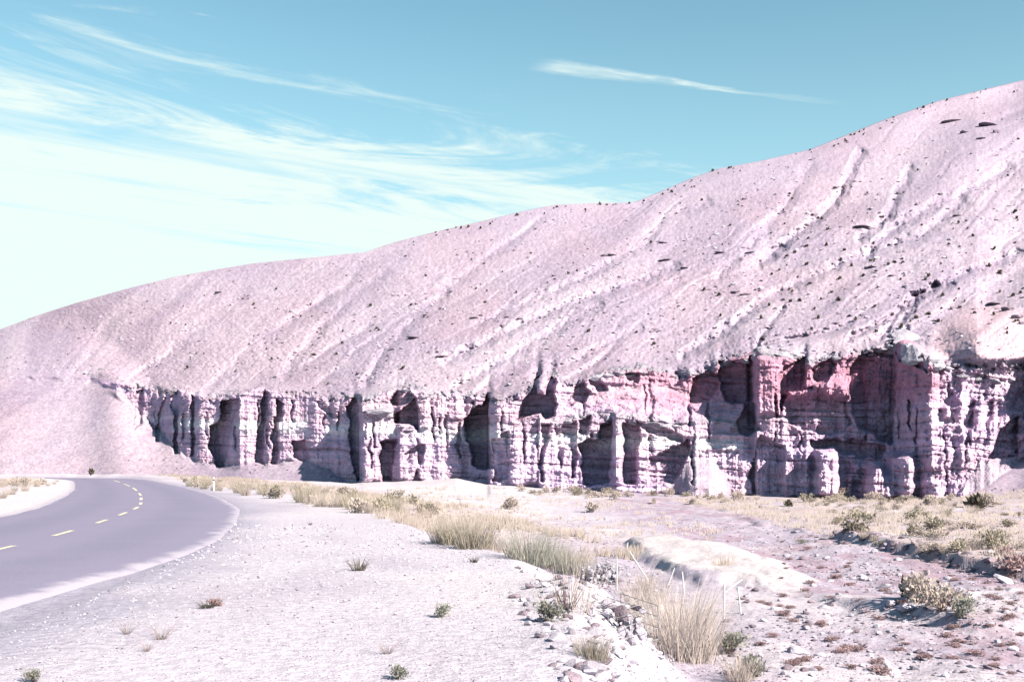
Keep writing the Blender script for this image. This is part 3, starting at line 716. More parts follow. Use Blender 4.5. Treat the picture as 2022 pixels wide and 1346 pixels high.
for k in range(130):                                     # fallen blocks on the apron
    x = random.uniform(250, 2010); y = float(yg(x)) - random.uniform(-3, 16) - (18 if x < 640 else 0); p = surf(x, y); q = p.y / FPX; s_ = random.uniform(1.0, 3.6) * q
    o = put('fallen_block', random.choice(CAPS if random.random() < .3 else OUTS), p, (s_ * 1.3, s_, s_ * .9), None, None, .5)
    tag(o, 'fallen rock block at the cliff foot ' + min([(330, 'near the narrow left clefts'), (450, 'below the wide dark recess'), (570, 'left of the small cave'), (740, 'under the square pale buttress'), (860, 'under the shadowed cave'), (960, 'by the tall dark slot'), (1060, 'under the rounded buttress'), (1170, 'under the broad shadowed hollow'), (1280, 'under the grey overhanging cap'), (1390, 'on the dome of rubble'), (1520, 'under the pale upright pillar'), (1640, 'by the lit foot pillar'), (1760, 'in front of the deep alcove'), (1900, 'under the sunlit right wall'), (1990, 'on the scree at right edge')], key=lambda q_: abs(q_[0] - x))[1], 'rock', 'fallen blocks along the cliff foot')
# outcrops on the open slope: short ledges
OUTSPOT = [(1880,240,40,5),(1955,248,44,6),(1968,262,18,12),(1905,262,24,4),(1935,275,22,4),(1650,372,16,9),(1667,368,14,9),(1458,398,10,9),(1470,394,14,5),(1610,425,20,8),(1590,445,14,6),(1810,405,10,11),(1855,385,12,6),(1890,426,20,6),(1700,448,36,4),(1718,452,20,4),(1775,382,12,6),(1785,380,10,5),(1750,435,10,6),(1585,487,7,8),(1450,578,22,6),(1470,582,24,4),(1480,500,20,3),(1310,514,32,4),(1210,504,22,6),(1190,505,14,5),(935,628,20,5),(1028,630,16,4),(1000,627,14,3),(990,645,12,9),(815,668,34,3),(870,705,38,5),(846,696,10,7),(775,690,14,4),(1760,545,20,5),(1710,530,14,6),(1725,528,20,5),(1650,640,18,6),(1630,650,14,6),(1545,605,12,8),(1540,615,8,8),(1500,575,10,5),(1600,560,14,6),(1965,601,44,9),(1988,612,30,13),(2006,628,28,13),(2018,640,16,8),(1880,610,10,9),(1310,480,20,3),(1420,500,24,3),(840,762,8,8),(1015,495,10,4),(480,590,10,4),(490,585,6,5),(430,578,20,2),(292,595,10,6),(1350,530,20,3),(1095,545,14,4)]
for i, (x, y, wpx, hpx) in enumerate(OUTSPOT):
    p = surf(x, y); k = p.y / FPX
    o = put('rock_outcrop', random.choice(OUTS), p + Vector((0, .05 * wpx * k, .1)), (wpx * k * .55, wpx * k * .35, hpx * k * .8), random.uniform(-.25, .25), None, .12)
    tag(o, ('long flat' if wpx > 28 else 'short blocky' if hpx > .6 * wpx else 'short flat') + ' shade-coloured rock ledge ' + min([(480, 590, 'on the far left slope'), (830, 690, 'low on the slope left of centre'), (980, 630, 'in the middle of the slope'), (1200, 505, 'below the dip of the crest'), (1330, 510, 'right of the dip of the crest'), (1460, 400, 'high on the slope below the skyline'), (1470, 575, 'in mid slope above the terrace'), (1660, 370, 'at head of the long dark gully'), (1600, 440, 'in the long dark gully'), (1710, 450, 'between the two right gullies'), (1830, 400, 'in the branching gullies at right'), (1910, 250, 'in the topmost row near the skyline'), (1650, 640, 'just above the deep alcove'), (1740, 535, 'on the scree above the alcove'), (1970, 610, 'above the pink slope at right edge')], key=lambda q: (q[0] - x) ** 2 + 3 * (q[1] - y) ** 2)[2], 'rock', 'rock ledges on the hillside')

# ------------------------------------------------------------------ plants
def blades_mesh(name, seed, mat, n=120, h=.5, spread=.18, lean=.5, w0=.012, seg=3, droop=.3, hvar=.4):
    r = np.random.default_rng(seed)
    a = r.uniform(0, 6.283, n); rad = spread * np.sqrt(r.random(n)); hh = h * (1 - hvar * r.random(n))
    bx, by = np.cos(a) * rad, np.sin(a) * rad
    a2 = a + r.normal(0, .6, n); ln = lean * (rad / max(spread, 1e-6) * .7 + .5 * r.random(n))
    V = []; F = []
    wa = r.uniform(0, 6.283, n)
    lev = np.linspace(0, 1, seg + 1)
    P = np.zeros((n, seg + 1, 2, 3))
    for i, t_ in enumerate(lev):
        o = ln * hh * (t_ + droop * t_ * t_)
        zz = hh * (t_ - droop * .45 * ln * t_ * t_)
        wv = w0 * (1 - .9 * t_) * .5
        for s_, sg_ in ((0, -1), (1, 1)):
            P[:, i, s_, 0] = bx + np.cos(a2) * o + sg_ * np.cos(wa) * wv
            P[:, i, s_, 1] = by + np.sin(a2) * o + sg_ * np.sin(wa) * wv
            P[:, i, s_, 2] = zz - .02 * (t_ == 0)
    base = np.arange(n)[:, None] * (seg + 1) * 2 + np.arange(seg)[None, :] * 2
    F = np.stack([base, base + 1, base + 3, base + 2], -1).reshape(-1, 4)
    return np_mesh(name, P.reshape(-1, 3), F, mat, True)
def leaves_mesh(name, seed, mat, n=320, r=.5, h=.5, leaf=.05, clumps=9, long=1.6, spread=.36):
    g_ = np.random.default_rng(seed)
    cc = np.stack([g_.normal(0, spread, clumps), g_.normal(0, spread, clumps), g_.uniform(.25, .95, clumps)], -1)
    k = g_.integers(0, clumps, n); P = cc[k] + g_.normal(0, .2, (n, 3))
    P[:, 2] = np.clip(P[:, 2], .02, 1.15)
    P *= np.array([r, r, h])
    d = P / np.array([r, r, h]) + g_.normal(0, .5, (n, 3)) + np.array([0, 0, .4]); d /= np.linalg.norm(d, axis=1)[:, None]
    e = np.cross(d, g_.normal(0, 1, (n, 3))); e /= np.linalg.norm(e, axis=1)[:, None]
    sz = leaf * g_.uniform(.6, 1.3, n)[:, None]
    V = np.stack([P - e * sz * .5, P + d * sz * long * .6, P + e * sz * .5, P - d * sz * long * .4], 1).reshape(-1, 3)
    F = np.arange(n * 4).reshape(n, 4)
    return np_mesh(name, V, F, mat, False)
def plant(name, parts, loc, s=1.0, rz=None, sz=None):
    root = link(name, parts[0][1]); root.location = loc
    root.scale = (s, s, s * (sz or 1)); root.rotation_euler = (0, 0, random.uniform(0, 6.28) if rz is None else rz)
    for pn, pm in parts[1:]:
        c = link(pn, pm, root)
    return root

TUFT = [blades_mesh('grass_clump', 10 + i, M_TAN, 150, .55, .2, .55, .012) for i in range(3)]
STRAW = [blades_mesh('grass_clump', 20 + i, M_STRAW, 210, .95, .28, .55, .010, 4, .4) for i in range(3)]
GREENT = [blades_mesh('green_blades', 30 + i, M_GREY, 320, .9, .45, .38, .013, 3, .25) for i in range(3)]
OLIVET = [blades_mesh('olive_blades', 40 + i, M_OLIVE, 300, .8, .45, .4, .013, 3, .25) for i in range(3)]
TWIGS = [blades_mesh('twigs', 50 + i, M_TWIG, 36, .6, .07, .75, .014, 2, .1) for i in range(3)]
STALK = [blades_mesh('dry_stalks', 60 + i, M_STRAW, 60, 1.0, .4, .35, .012, 3, .3) for i in range(3)]
SHO = [leaves_mesh('olive_foliage', 70 + i, M_OLIVE, 420, .55, .55, .075) for i in range(4)]
SHT = [leaves_mesh('tan_foliage', 80 + i, M_TAN, 420, .55, .5, .07) for i in range(4)]
SHG = [leaves_mesh('grey_foliage', 90 + i, M_GREY, 420, .5, .45, .06) for i in range(3)]
SHR = [leaves_mesh('rusty_foliage', 95 + i, M_RUST, 380, .5, .3, .06, 9, 1.6, .24) for i in range(3)]
SHD = [leaves_mesh('dark_foliage', 98 + i, M_DARKLEAF, 70, .5, .55, .24, 5, 1.6, .26) for i in range(4)]
TWIG2 = [blades_mesh('dry_twigs', 140 + i, M_RUST, 26, .55, .06, 1.2, .010, 3, .2) for i in range(3)]
SEDGE2 = [blades_mesh('grey_blades', 145 + i, M_GREY, 30, .3, .05, 1.1, .008, 3, .2) for i in range(3)]
SEDGE = [blades_mesh('weed_blades', 130 + i, M_DARKLEAF, 70, .22, .08, .8, .012, 3, .2) for i in range(2)]

def scree(name, n, mat, s0, s1, wash_bias):
    jj = rng.integers(np.searchsorted(xs, -40), np.searchsorted(xs, 2060), n * 6); ii = NA - 6 + (rng.random(n * 6) * (NB + 4)).astype(int)
    wgt = .22 + wash_bias * dark_r[ii, jj] + .5 * sstep(fbm(PX[ii, jj] / 60, PY[ii, jj] / 40, 3, 701), .42, .65)
    wgt = wgt * np.interp(PX[ii, jj], [0, 700, 1500], [.35, .6, 1.0])
    ok = (rng.random(n * 6) < wgt); ii, jj = ii[ok][:n], jj[ok][:n]
    sp = []
    for i_, j_ in zip(ii, jj):
        sz_ = s0 * (s1 / s0) ** (rng.random() ** 2.2)
        sp.append((np.array([HX[i_, j_], HYY[i_, j_], HZ[i_, j_] + .1 * sz_]), sz_ * np.array([rng.uniform(.9, 1.8), 1, rng.uniform(.5, 1)]), int(rng.integers(8))))
    tag(link(name, merged(name, sp, PR, mat)), kind='stuff')
# named plants, one by one: (photo station of the foot, builder, size, label, category)
def named(x, y, kind, s, label, cat='plant', sz=None, rz=None):
    p = pix(x, y)
    sets = {'green': ('grass_bush', [GREENT, STALK]), 'olive': ('grass_bush', [OLIVET, STALK, TWIGS]), 'straw': ('straw_clump', [STRAW, STALK]), 'tan': ('grass_clump', [TUFT]), 'shrub': ('desert_shrub', [SHO, TWIGS]), 'tanshrub': ('desert_shrub', [SHT, TWIGS]),
            'grey': ('desert_shrub', [SHG, TWIGS]), 'rust': ('desert_weed', [SHR, TWIGS]), 'weed': ('desert_weed', [SEDGE]), 'dark': ('desert_shrub', [SHD, TWIGS]), 'twig': ('dead_bush', [TWIGS, STALK]), 'twigs': ('desert_weed', [TWIG2, SEDGE2])}
    nm, ps = sets[kind]
    parts = []
    for q in ps:
        me_ = random.choice(q); parts.append((me_.name.split('.')[0], me_))
    o = plant(nm, parts, p, s, rz, sz); tag(o, label, cat); return o
named(708, 1126, 'weed', 1.1, 'small dark green spiky weed alone on the gravel shoulder', 'weed')
named(868, 1218, 'grey', .28, 'sparse grey green tuft casting shadow on foreground gravel', 'weed')
named(935, 1110, 'weed', .6, 'tiny pale green weed between shoulder and rubble bank', 'weed')
named(612, 1036, 'weed', .45, 'small dry weed on shoulder nearest the roadside grass', 'weed')
named(410, 1200, 'weed', .8, 'flat dark weed on gravel below the road bend', 'weed', .6)
named(425, 1196, 'rust', .25, 'reddish twiggy weed touching a flat dark weed on gravel', 'weed')
named(250, 1252, 'twigs', .4, 'spindly dry weed in left foreground gravel', 'weed')
named(318, 1262, 'twigs', .5, 'wider brown dry weed in left foreground gravel', 'weed')
named(290, 1285, 'twigs', .3, 'low flattened dead weed, nearest of the left foreground trio', 'weed')
named(785, 1340, 'grey', .22, 'grey green weed at bottom edge on gravel', 'weed')
named(765, 1290, 'twigs', .42, 'thin dry stalks standing above the bottom edge weed', 'weed')
named(68, 1345, 'grey', .18, 'dark weed cut by the bottom left frame edge', 'weed')
named(905, 1075, 'olive', .85, 'left dense olive brown grass bush at top of rubble bank', 'bush')
named(880, 1072, 'olive', .7, 'short olive bush at left end of the roadside thicket', 'bush')
named(935, 1082, 'olive', .85, 'tawny grass bush in the middle of roadside thicket', 'bush')
named(975, 1085, 'straw', .7, 'upright straw clump between olive and green bushes', 'grass')
named(1010, 1095, 'twig', 1.0, 'dark dead stems at left foot of large green bush', 'bush')
named(1045, 1112, 'green', .85, 'tall grey green broom bush left of the big pair', 'bush')
named(1085, 1120, 'green', 1.0, 'largest grey green broom bush above the rubble bank', 'bush')
named(1125, 1132, 'green', .85, 'leaning green broom bush above pale stone basket', 'bush')
named(1160, 1140, 'olive', .5, 'low olive grass spilling against wire stone basket', 'bush')
named(1080, 1228, 'grey', .42, 'grey green shrublet at left edge of rubble bank', 'shrub')
named(1120, 1205, 'twig', .8, 'dark tangled dead weed among the rubble stones', 'bush')
named(1255, 1200, 'straw', .75, 'pale straw grass right of the white stone basket', 'grass')
named(1290, 1195, 'straw', .7, 'straw clump beside the leaning thin stake', 'grass')
named(1330, 1300, 'straw', 1.15, 'tallest golden straw clump in the foreground bank', 'grass', 1.2)
named(1365, 1305, 'straw', 1.0, 'golden straw clump, right half of tallest stand', 'grass', 1.15)
named(1345, 1250, 'straw', .85, 'paler straw clump behind the tallest stand', 'grass')
named(1400, 1290, 'straw', .6, 'thin straw clump between tall stand and grey shrub', 'grass')
named(1440, 1290, 'grey', .6, 'grey green shrub below the pair of thin stakes', 'shrub')
named(1490, 1335, 'grey', .5, 'grey green shrub at bottom edge right of straw', 'shrub')
named(1460, 1345, 'tan', .8, 'tan grass clump at bottom edge by grey shrub', 'grass')
named(1262, 1235, 'straw', .7, 'sparse straw clump just right of the lower wire basket', 'grass')
named(1300, 1265, 'straw', .85, 'straw clump left of the tallest golden stand', 'grass')
named(1275, 1165, 'straw', .6, 'small straw clump at foot of the long leaning stake', 'grass')
named(1385, 1240, 'straw', .6, 'straw clump left of the upright stake pair', 'grass')
named(1170, 1300, 'olive', .32, 'short olive grass on lower rubble at frame bottom', 'grass')
named(1695, 1050, 'shrub', 1.09, 'yellow green bush at edge of dark cut bank', 'bush')
named(1690, 1025, 'shrub', 0.94, 'olive bush just behind the yellow green bush', 'bush')
named(1800, 1030, 'shrub', 0.94, 'olive bush in middle of grassy terrace', 'bush')
named(1840, 1048, 'shrub', 0.94, 'wide olive bush on terrace, right of centre', 'bush')
named(1960, 1085, 'shrub', .9, 'olive bush at right end of shaded cut bank', 'bush')
named(1945, 1000, 'tanshrub', 1.7, 'large leafy bush at foot of scree, far right', 'bush')
named(1930, 1005, 'dark', 1.2, 'dark shrub on the shaded side of large leafy bush', 'shrub')
named(2005, 1125, 'rust', 1.1, 'rusty orange shrub at right edge of frame', 'shrub')
named(1985, 1100, 'rust', .8, 'rusty shrub just behind the orange right edge shrub', 'shrub')
named(1820, 1190, 'tanshrub', 1.0, 'large pale tan bush on stony rise in right foreground', 'bush')
named(1860, 1205, 'tanshrub', .8, 'tan bush, right half of pair on stony rise', 'bush')
named(1785, 1180, 'dark', .55, 'dark foliage added as shade on the left side of pale tan bush', 'shrub')  # dark leaves put in as the shadow beside the tan bush
named(1895, 1215, 'grey', .6, 'grey shrub right of tan bush pair', 'shrub')
named(1585, 1072, 'grey', .5, 'small blue green cushion plant on the wash floor', 'plant', .6)
named(1738, 1075, 'grey', .6, 'blue green cushion plant below the cut bank shadow', 'plant', .5)
named(1560, 1000, 'dark', .6, 'dark shrub at far edge of reddish wash', 'shrub')
named(180, 937, 'dark', 1.0, 'brown shrub beside the far end of the road bend', 'shrub')
named(1005, 1005, 'tanshrub', 1.2, 'brown bush standing alone between road and cliff', 'bush')
named(1170, 1010, 'tanshrub', 1.0, 'tan bush behind the pale gravel bar', 'bush')
named(1145, 1135, 'twig', .6, 'dark stems between green broom and stone basket', 'bush')
named(1660, 985, 'tanshrub', 1.6, 'pale bush against cliff foot below lit pillar', 'bush')

def near_words(x, y, table):
    return min(table, key=lambda q: ((x - q[0]) ** 2 + 4 * (y - q[1]) ** 2))[2]
def scatter(pts, name, kinds, smin, smax, label, cat, group, surface=None, sz=1.0):
    for (x, y) in pts:
        p = surface(x, y) if surface else pix(x, y)
        me_ = random.choice(random.choice(kinds)); o = link(name, me_); s = random.uniform(smin, smax)
        o.location = p; o.scale = (s * random.uniform(.8, 1.25), s, s * sz * random.uniform(.75, 1.2)); o.rotation_euler = (0, 0, random.uniform(0, 6.28)); tag(o, label(x, y, me_.name) if callable(label) else label, cat, group)
def KW(m):
    return 'tan grass clump' if 'grass' in m else 'straw clump' if 'straw' in m else 'olive grassy bush' if 'olive_blades' in m else 'tan leafy bush' if 'tan' in m else 'olive leafy bush' if 'olive' in m else 'rusty low weed' if 'rusty' in m else 'dark twiggy weed'
P = []
while len(P) < 80:
    x = random.uniform(360, 860); t_ = (x - 350) / 500; y0 = 952 + t_ * 62; y = y0 + random.uniform(-14 * (.3 + t_), 16 * (.3 + t_)); P.append((x, y))
scatter(P, 'roadside_bush', [TUFT, OLIVET, SHT, SHO, TUFT], .55, 1.1, lambda x, y, m: KW(m) + ' in the roadside strip ' + near_words(x, y, [(380, 956, 'just past the white marker post'), (450, 965, 'right of the white marker post'), (540, 978, 'midway along the road shoulder'), (640, 990, 'where the shoulder starts to widen'), (720, 1000, 'left of the dense thicket'), (810, 1012, 'at left end of the dense thicket')]), 'bush', 'bushes along the far road shoulder')
P = [(random.uniform(1020, 1900), 0) for _ in range(72)]; P = [(x, float(yg(x)) + 3 + abs(random.gauss(0, 7))) for x, _ in P]
scatter(P, 'cliff_foot_bush', [SHO, SHT, SHT, TUFT], .45, 1.15, lambda x, y, m: KW(m) + ' at the cliff foot ' + near_words(x, yg(x), [(1040, 960, 'below the fluted columns'), (1140, 966, 'below the broad shadowed hollow'), (1250, 972, 'below the grey overhanging cap'), (1390, 977, 'below the dome of rubble'), (1510, 980, 'below the pale upright pillar'), (1620, 983, 'below the lit foot pillar'), (1750, 985, 'below the deep alcove'), (1870, 983, 'below the sunlit right wall')]), 'bush', 'bushes along the cliff foot')
P = []
while len(P) < 80:
    x = random.uniform(1500, 2020); y = random.uniform(995, 1095)
    if x > 1660 + (y - 1050) * 3.2 or y < 1015: P.append((x, y))
scatter(P, 'terrace_grass', [TUFT, TUFT, SHT, SHO, STRAW], .4, .85, lambda x, y, m: KW(m) + ' on the terrace ' + near_words(x, y, [(1540, 1005, 'at its far left end'), (1640, 1015, 'behind the yellow green bush'), (1740, 1040, 'right of the yellow green bush'), (1820, 1020, 'beside the two middle olive bushes'), (1900, 1060, 'above the shaded cut bank'), (1980, 1020, 'near the large leafy bush at right'), (1990, 1085, 'by the rusty right edge shrubs')]), 'grass', 'clumps on the grassy terrace', None, .8)
P = []
while len(P) < 110:
    x = random.uniform(1490, 2020); y = random.uniform(1050, 1330)
    if y > 1105 or x < 1640: P.append((x, y))
scatter(P, 'wash_weed', [SHR, SHR, SHR, TWIGS], .16, .42, lambda x, y, m: KW(m) + ' on the wash floor ' + near_words(x, y, [(1560, 1070, 'near the small cushion plant'), (1600, 1150, 'right of the thin stakes'), (1540, 1280, 'by the largest smooth white stone'), (1700, 1240, 'below the stony rise'), (1750, 1300, 'at the bottom of the picture'), (1950, 1150, 'among the right edge boulders'), (1930, 1290, 'in the lower right corner')]), 'weed', 'low weeds on the wash floor', None, .6)
P = [(random.uniform(0, 125), random.uniform(946, 985)) for _ in range(46)]; P = [(x, y) for x, y in P if y < 990 - x * .32]
scatter(P, 'verge_grass', [TUFT, SHT], .6, 1.0, lambda x, y, m: KW(m) + ' inside the road bend ' + ('close to the pale shoulder' if y > 968 else 'near the far road'), 'grass', 'grass inside the road bend')
P = []
while len(P) < 290:
    if random.random() < .3: x = random.uniform(780, 2010); y = float(ys(x)) + abs(random.gauss(0, 9)) + 1
    elif random.random() < .5: x = random.uniform(1500, 2015); y = random.uniform(430, 660)
    else: x = random.uniform(330, 2015); y = random.uniform(float(ys(x)) + 4, float(yr(x)) - 14)
    if y < yr(x) - 8: P.append((x, y))
scatter(P, 'slope_shrub', [SHD], .22, .6, lambda x, y, m: 'tiny dark shrub ' + ('on the skyline of the hill ' if y < ys(x) + 16 else 'on the bare slope ') + near_words(x, y, [(400, 620, 'at its gentle left end'), (700, 600, 'left of the middle'), (900, 700, 'just above the square buttress'), (980, 470, 'where the crest flattens'), (1250, 420, 'at the dip of the crest'), (1300, 650, 'above the sloping pink terrace'), (1500, 330, 'on the upper right shoulder'), (1550, 500, 'beside the long dark gully'), (1750, 420, 'between the branching gullies'), (1700, 620, 'above the deep alcove'), (1900, 300, 'under the highest rock ledges'), (1920, 520, 'at far right among scree'), (1900, 190, 'at the highest right end')]), 'shrub', 'dark shrubs on the hillside', surf, .9)

# ------------------------------------------------------------------ stones
def pebbles(name, n, region, smin, smax, mat):
    sp = []
    Y = 5.2 * (70 / 5.2) ** rng.random(n * 6); ax = rng.uniform(-.48, .48, n * 6); X = ax * Y
    keep = region(X, Y); X = X[keep][:n]; Y = Y[keep][:n]; Z = ground_z(X, Y)
    S_ = smin * (smax / smin) ** (rng.random(len(X)) ** 1.8) * np.clip(Y / 14, .55, 2.2)
    for i in range(len(X)): sp.append((np.array([X[i], Y[i], Z[i] + S_[i] * .15]), S_[i] * np.array([1, rng.uniform(.6, 1), rng.uniform(.6, 1)]), int(rng.integers(8))))
    o = link(name, merged(name, sp, PR, mat)); tag(o, kind='stuff'); return o
def onroad(X, Y): return np.abs(road_lat(X, Y)) < 3.75
pebbles('pebbles', 9500, lambda X, Y: (X - XE(Y) > .2) & (Y < 60) & ~((X > 3.9) & (X < 8) & (Y > 22) & (Y < 55)), .012, .042, M_STONE)
pebbles('dark_pebbles', 4200, lambda X, Y: (X - XE(Y) > 1.0) & (Y < 60) & ~((X > 3.9) & (X < 8) & (Y > 22) & (Y < 55)), .012, .042, M_DARKSTONE)
pebbles('gravel_stones', 7000, lambda X, Y: (X - XE(Y) < .3) & ~onroad(X, Y) & (Y < 32), .008, .032, M_STONE)
pebbles('dark_gravel_stones', 1800, lambda X, Y: (X - XE(Y) < .3) & ~onroad(X, Y) & (Y < 32), .008, .028, M_DARKSTONE)
# rubble stones of the roadside bank, each its own thing
n = 0
while n < 230:
    x = random.uniform(985, 1330); y = random.uniform(1120, 1346)
    if x < 1000 + (y - 1120) * .55 - 20 or x > 1330: continue
    p = pix(x, y); s = random.uniform(.025, .075) * (1.0 if random.random() < .88 else 1.6)
    me_ = random.choice(ROCKS if random.random() < .8 else DROCKS); o = put('rubble_stone', me_, p + Vector((0, 0, s * .25)), (s * random.uniform(.9, 1.4), s, s * random.uniform(.8, 1.2)))
    tag(o, ('dark' if me_ in DROCKS else 'pale') + (' large' if s > .075 else ' small' if s < .045 else '') + ' angular rubble stone ' + near_words(x, y, [(1060, 1150, 'under the large broom bushes'), (1160, 1165, 'at foot of the upper wire basket'), (1080, 1230, 'by the grey green shrublet'), (1130, 1215, 'by the tangled dead weed'), (1210, 1260, 'at foot of the lower wire basket'), (1170, 1310, 'by the short olive grass'), (1290, 1230, 'beside the straw clumps'), (1280, 1320, 'left of the tallest straw stand')]), 'stone', 'rubble stones on the roadside bank'); n += 1
n = 0
while n < 200:
    y = 1050 + 296 * random.random() ** .8; x = random.uniform(1430, 2020)
    if x < 1500 and y < 1150: continue
    p = pix(x, y); s = random.uniform(.03, .075) * (p.y / 15) ** .8
    me_ = random.choice(ROCKS if random.random() < .65 else DROCKS); o = put('wash_stone', me_, p + Vector((0, 0, s * .2)), (s * random.uniform(.9, 1.5), s, s * random.uniform(.7, 1.1)))
    tag(o, ('dark' if me_ in DROCKS else 'pale') + ' loose stone on the wash floor ' + near_words(x, y, [(1480, 1200, 'by the thin stakes'), (1500, 1320, 'by the bottom edge grey shrub'), (1560, 1080, 'near the small cushion plant'), (1580, 1280, 'by the largest smooth white stone'), (1620, 1160, 'between stakes and tan bushes'), (1720, 1220, 'below the dark shade foliage'), (1740, 1110, 'below the cut bank'), (1760, 1310, 'at the bottom right of the picture'), (1850, 1240, 'in front of the tan bush pair'), (1900, 1130, 'behind the tan bush pair'), (1960, 1200, 'among the right edge boulders'), (1950, 1310, 'in the lower right corner')]), 'stone', 'stones on the dry wash floor'); n += 1
BOULD = [(1575, 1290, .22, 'largest smooth white stone in the right foreground wash'), (1745, 1160, .22, 'white stone left of the pale tan bush'), (1790, 1205, .26, 'long white stone below the dark shade foliage'), (1950, 1095, .3, 'white boulder under the rusty shrub'), (1985, 1150, .34, 'broad white boulder among stones at right edge'), (2000, 1168, .24, 'white boulder just below the broad right edge boulder'), (1570, 1052, .3, 'pale oval stone on the reddish wash floor'), (1170, 1150, .2, 'white stone at foot of wire basket'), (1090, 1165, .13, 'white angular stone under the largest broom bush'), (1915, 1180, .3, 'grey white stone right of the tan bushes')]
for (x, y, s, lab) in BOULD:
    p = pix(x, y); k = 1.0; s *= .68
    o = put('boulder', random.choice(ROCKS), p + Vector((0, 0, s * .25)), (s * 1.5, s, s * .8)); tag(o, lab, 'boulder')
# shaded stones along the cut bank
for k in range(70):
    Y = random.uniform(29, 46); X = float(XB(Y)) + random.gauss(.2, .35)
    s = random.uniform(.06, .2); o = put('bank_stone', random.choice(DROCKS), Vector((X, Y, float(ground_z(X, Y)) + s * .1)), (s * 1.3, s, s))
    tag(o, 'dark stone in the cut bank ' + ('at its far end' if Y > 41 else 'below the middle olive bushes' if Y > 35 else 'at its near right end'), 'stone', 'stones along the cut bank')

# ------------------------------------------------------------------ stone filled wire baskets on the bank
def tube_np(p0, p1, r, n=4):
    p0 = np.array(p0, float); p1 = np.array(p1, float); d = p1 - p0; L_ = np.linalg.norm(d); d /= L_
    a = np.cross(d, [0, 0, 1] if abs(d[2]) < .9 else [1, 0, 0]); a /= np.linalg.norm(a); b_ = np.cross(d, a)
    th = np.arange(n) * 2 * math.pi / n; ring = np.cos(th)[:, None] * a + np.sin(th)[:, None] * b_
    V = np.vstack([p0 + ring * r, p1 + ring * r]); F = np.array([[i, (i + 1) % n, n + (i + 1) % n, n + i] for i in range(n)])
    return V, F
def join(parts):
    V = []; F = []; n = 0
    for v, f in parts: V.append(v); F.append(f + n); n += len(v)
    return np.vstack(V), np.vstack(F)
def basket(x, y, sx_, sy_, sz_, rz, label):
    p = pix(x, y); root = empty('stone_basket', p + Vector((0, 0, -.12)), rz); root.rotation_euler = (.12, -.16, rz); tag(root, label, 'stone basket', 'wire baskets of stones on the bank')
    nx_, ny_, nz_ = int(sx_ / .14), int(sy_ / .14), int(sz_ / .13)
    for i in range(nx_):
        for j in range(ny_):
            for k in range(nz_):
                if 0 < i < nx_ - 1 and 0 < j < ny_ - 1 and k < nz_ - 1: continue
                s = random.uniform(.05, .10)
                o = link('stone', random.choice(ROCKS if random.random() < .75 else DROCKS), root)
                o.location = ((i + .5) / nx_ * sx_ - sx_ / 2 + random.gauss(0, .035), (j + .5) / ny_ * sy_ - sy_ / 2 + random.gauss(0, .035), (k + .5) * .13 + random.gauss(0, .03))
                o.scale = (s * 1.15, s, s); o.rotation_euler = [random.uniform(0, 6.28) for _ in range(3)]
    H = nz_ * .13 + .03; a, b_ = sx_ / 2 + .04, sy_ / 2 + .04; prt = []
    for k in range(nz_ + 1):
        z = k * H / nz_
        for q0, q1 in (((-a, -b_), (a, -b_)), ((a, -b_), (a, b_)), ((a, b_), (-a, b_)), ((-a, b_), (-a, -b_))): prt.append(tube_np((*q0, z), (*q1, z), .005, 3))
    for i in range(nx_ + 1):
        xx = -a + 2 * a * i / nx_
        for yy in (-b_, b_): prt.append(tube_np((xx, yy, 0), (xx, yy, H), .005, 3))
        prt.append(tube_np((xx, -b_, H), (xx, b_, H), .005, 3))
    for j in range(ny_ + 1):
        yy = -b_ + 2 * b_ * j / ny_
        for xx in (-a, a): prt.append(tube_np((xx, yy, 0), (xx, yy, H), .005, 3))
        prt.append(tube_np((-a, yy, H), (a, yy, H), .005, 3))
    v, f = join(prt); link('wire_mesh', np_mesh('wire_mesh', v, f, M_WIRE, True), root)
    return root
basket(1190, 1150, .8, .8, .55, .5, 'upper wire basket of grey stones beside the green broom bush')
basket(1225, 1240, .55, .6, .42, .6, 'lower wire basket of white stones casting long shadow on rubble')

# ------------------------------------------------------------------ thin stakes of a broken fence
def stake(x0, y0, x1, y1, label, dy=0.0, r=.017):
    p = pix(x0, y0); k = p.y / FPX; q = Vector(((x1 - CX) * k * (1 + dy / p.y), p.y + dy, ZC + (HY - y1) * k * (1 + dy / p.y)))
    d = q - p; L_ = d.length
    root = empty('fence_stake', p); tag(root, label, 'fence stake', 'leaning stakes of the broken fence')
    root.rotation_euler = d.to_track_quat('Z', 'Y').to_euler()
    prt = [tube_np((0, 0, -.06), (0, 0, L_ * .96), r, 6), tube_np((0, 0, L_ * .96), (0, 0, L_), r * .7, 6)]
    v, f = join(prt); link('post', np_mesh('post', v, f, M_POST, False), root)
    prt = [tube_np((-.03, -.02, L_ * h), (.03, -.022, L_ * h), .005, 4) for h in (.35, .6, .85)]
    v, f = join(prt); link('wire_clip', np_mesh('wire_clip', v, f, M_WIRE, False), root)
    return q
S1 = stake(1430, 1222, 1430, 1152, 'upright pale stake, left of the pair below gravel bar')
S2 = stake(1463, 1210, 1457, 1158, 'upright pale stake, right of the pair below gravel bar')
stake(1433, 1168, 1466, 1143, 'short pale stake slanting up between the upright pair', .1)
stake(1283, 1150, 1243, 1088, 'long pale stake leaning left beside pale gravel bar')
stake(1218, 1165, 1218, 1098, 'upright pale stake against right side of upper stone basket')
stake(1310, 1178, 1332, 1120, 'pale stake leaning right, half hidden in straw')
stake(1351, 1168, 1347, 1128, 'short dull stake standing in straw below gravel bar')
stake(1236, 1092, 1240, 1070, 'farthest short stake at left end of gravel bar')

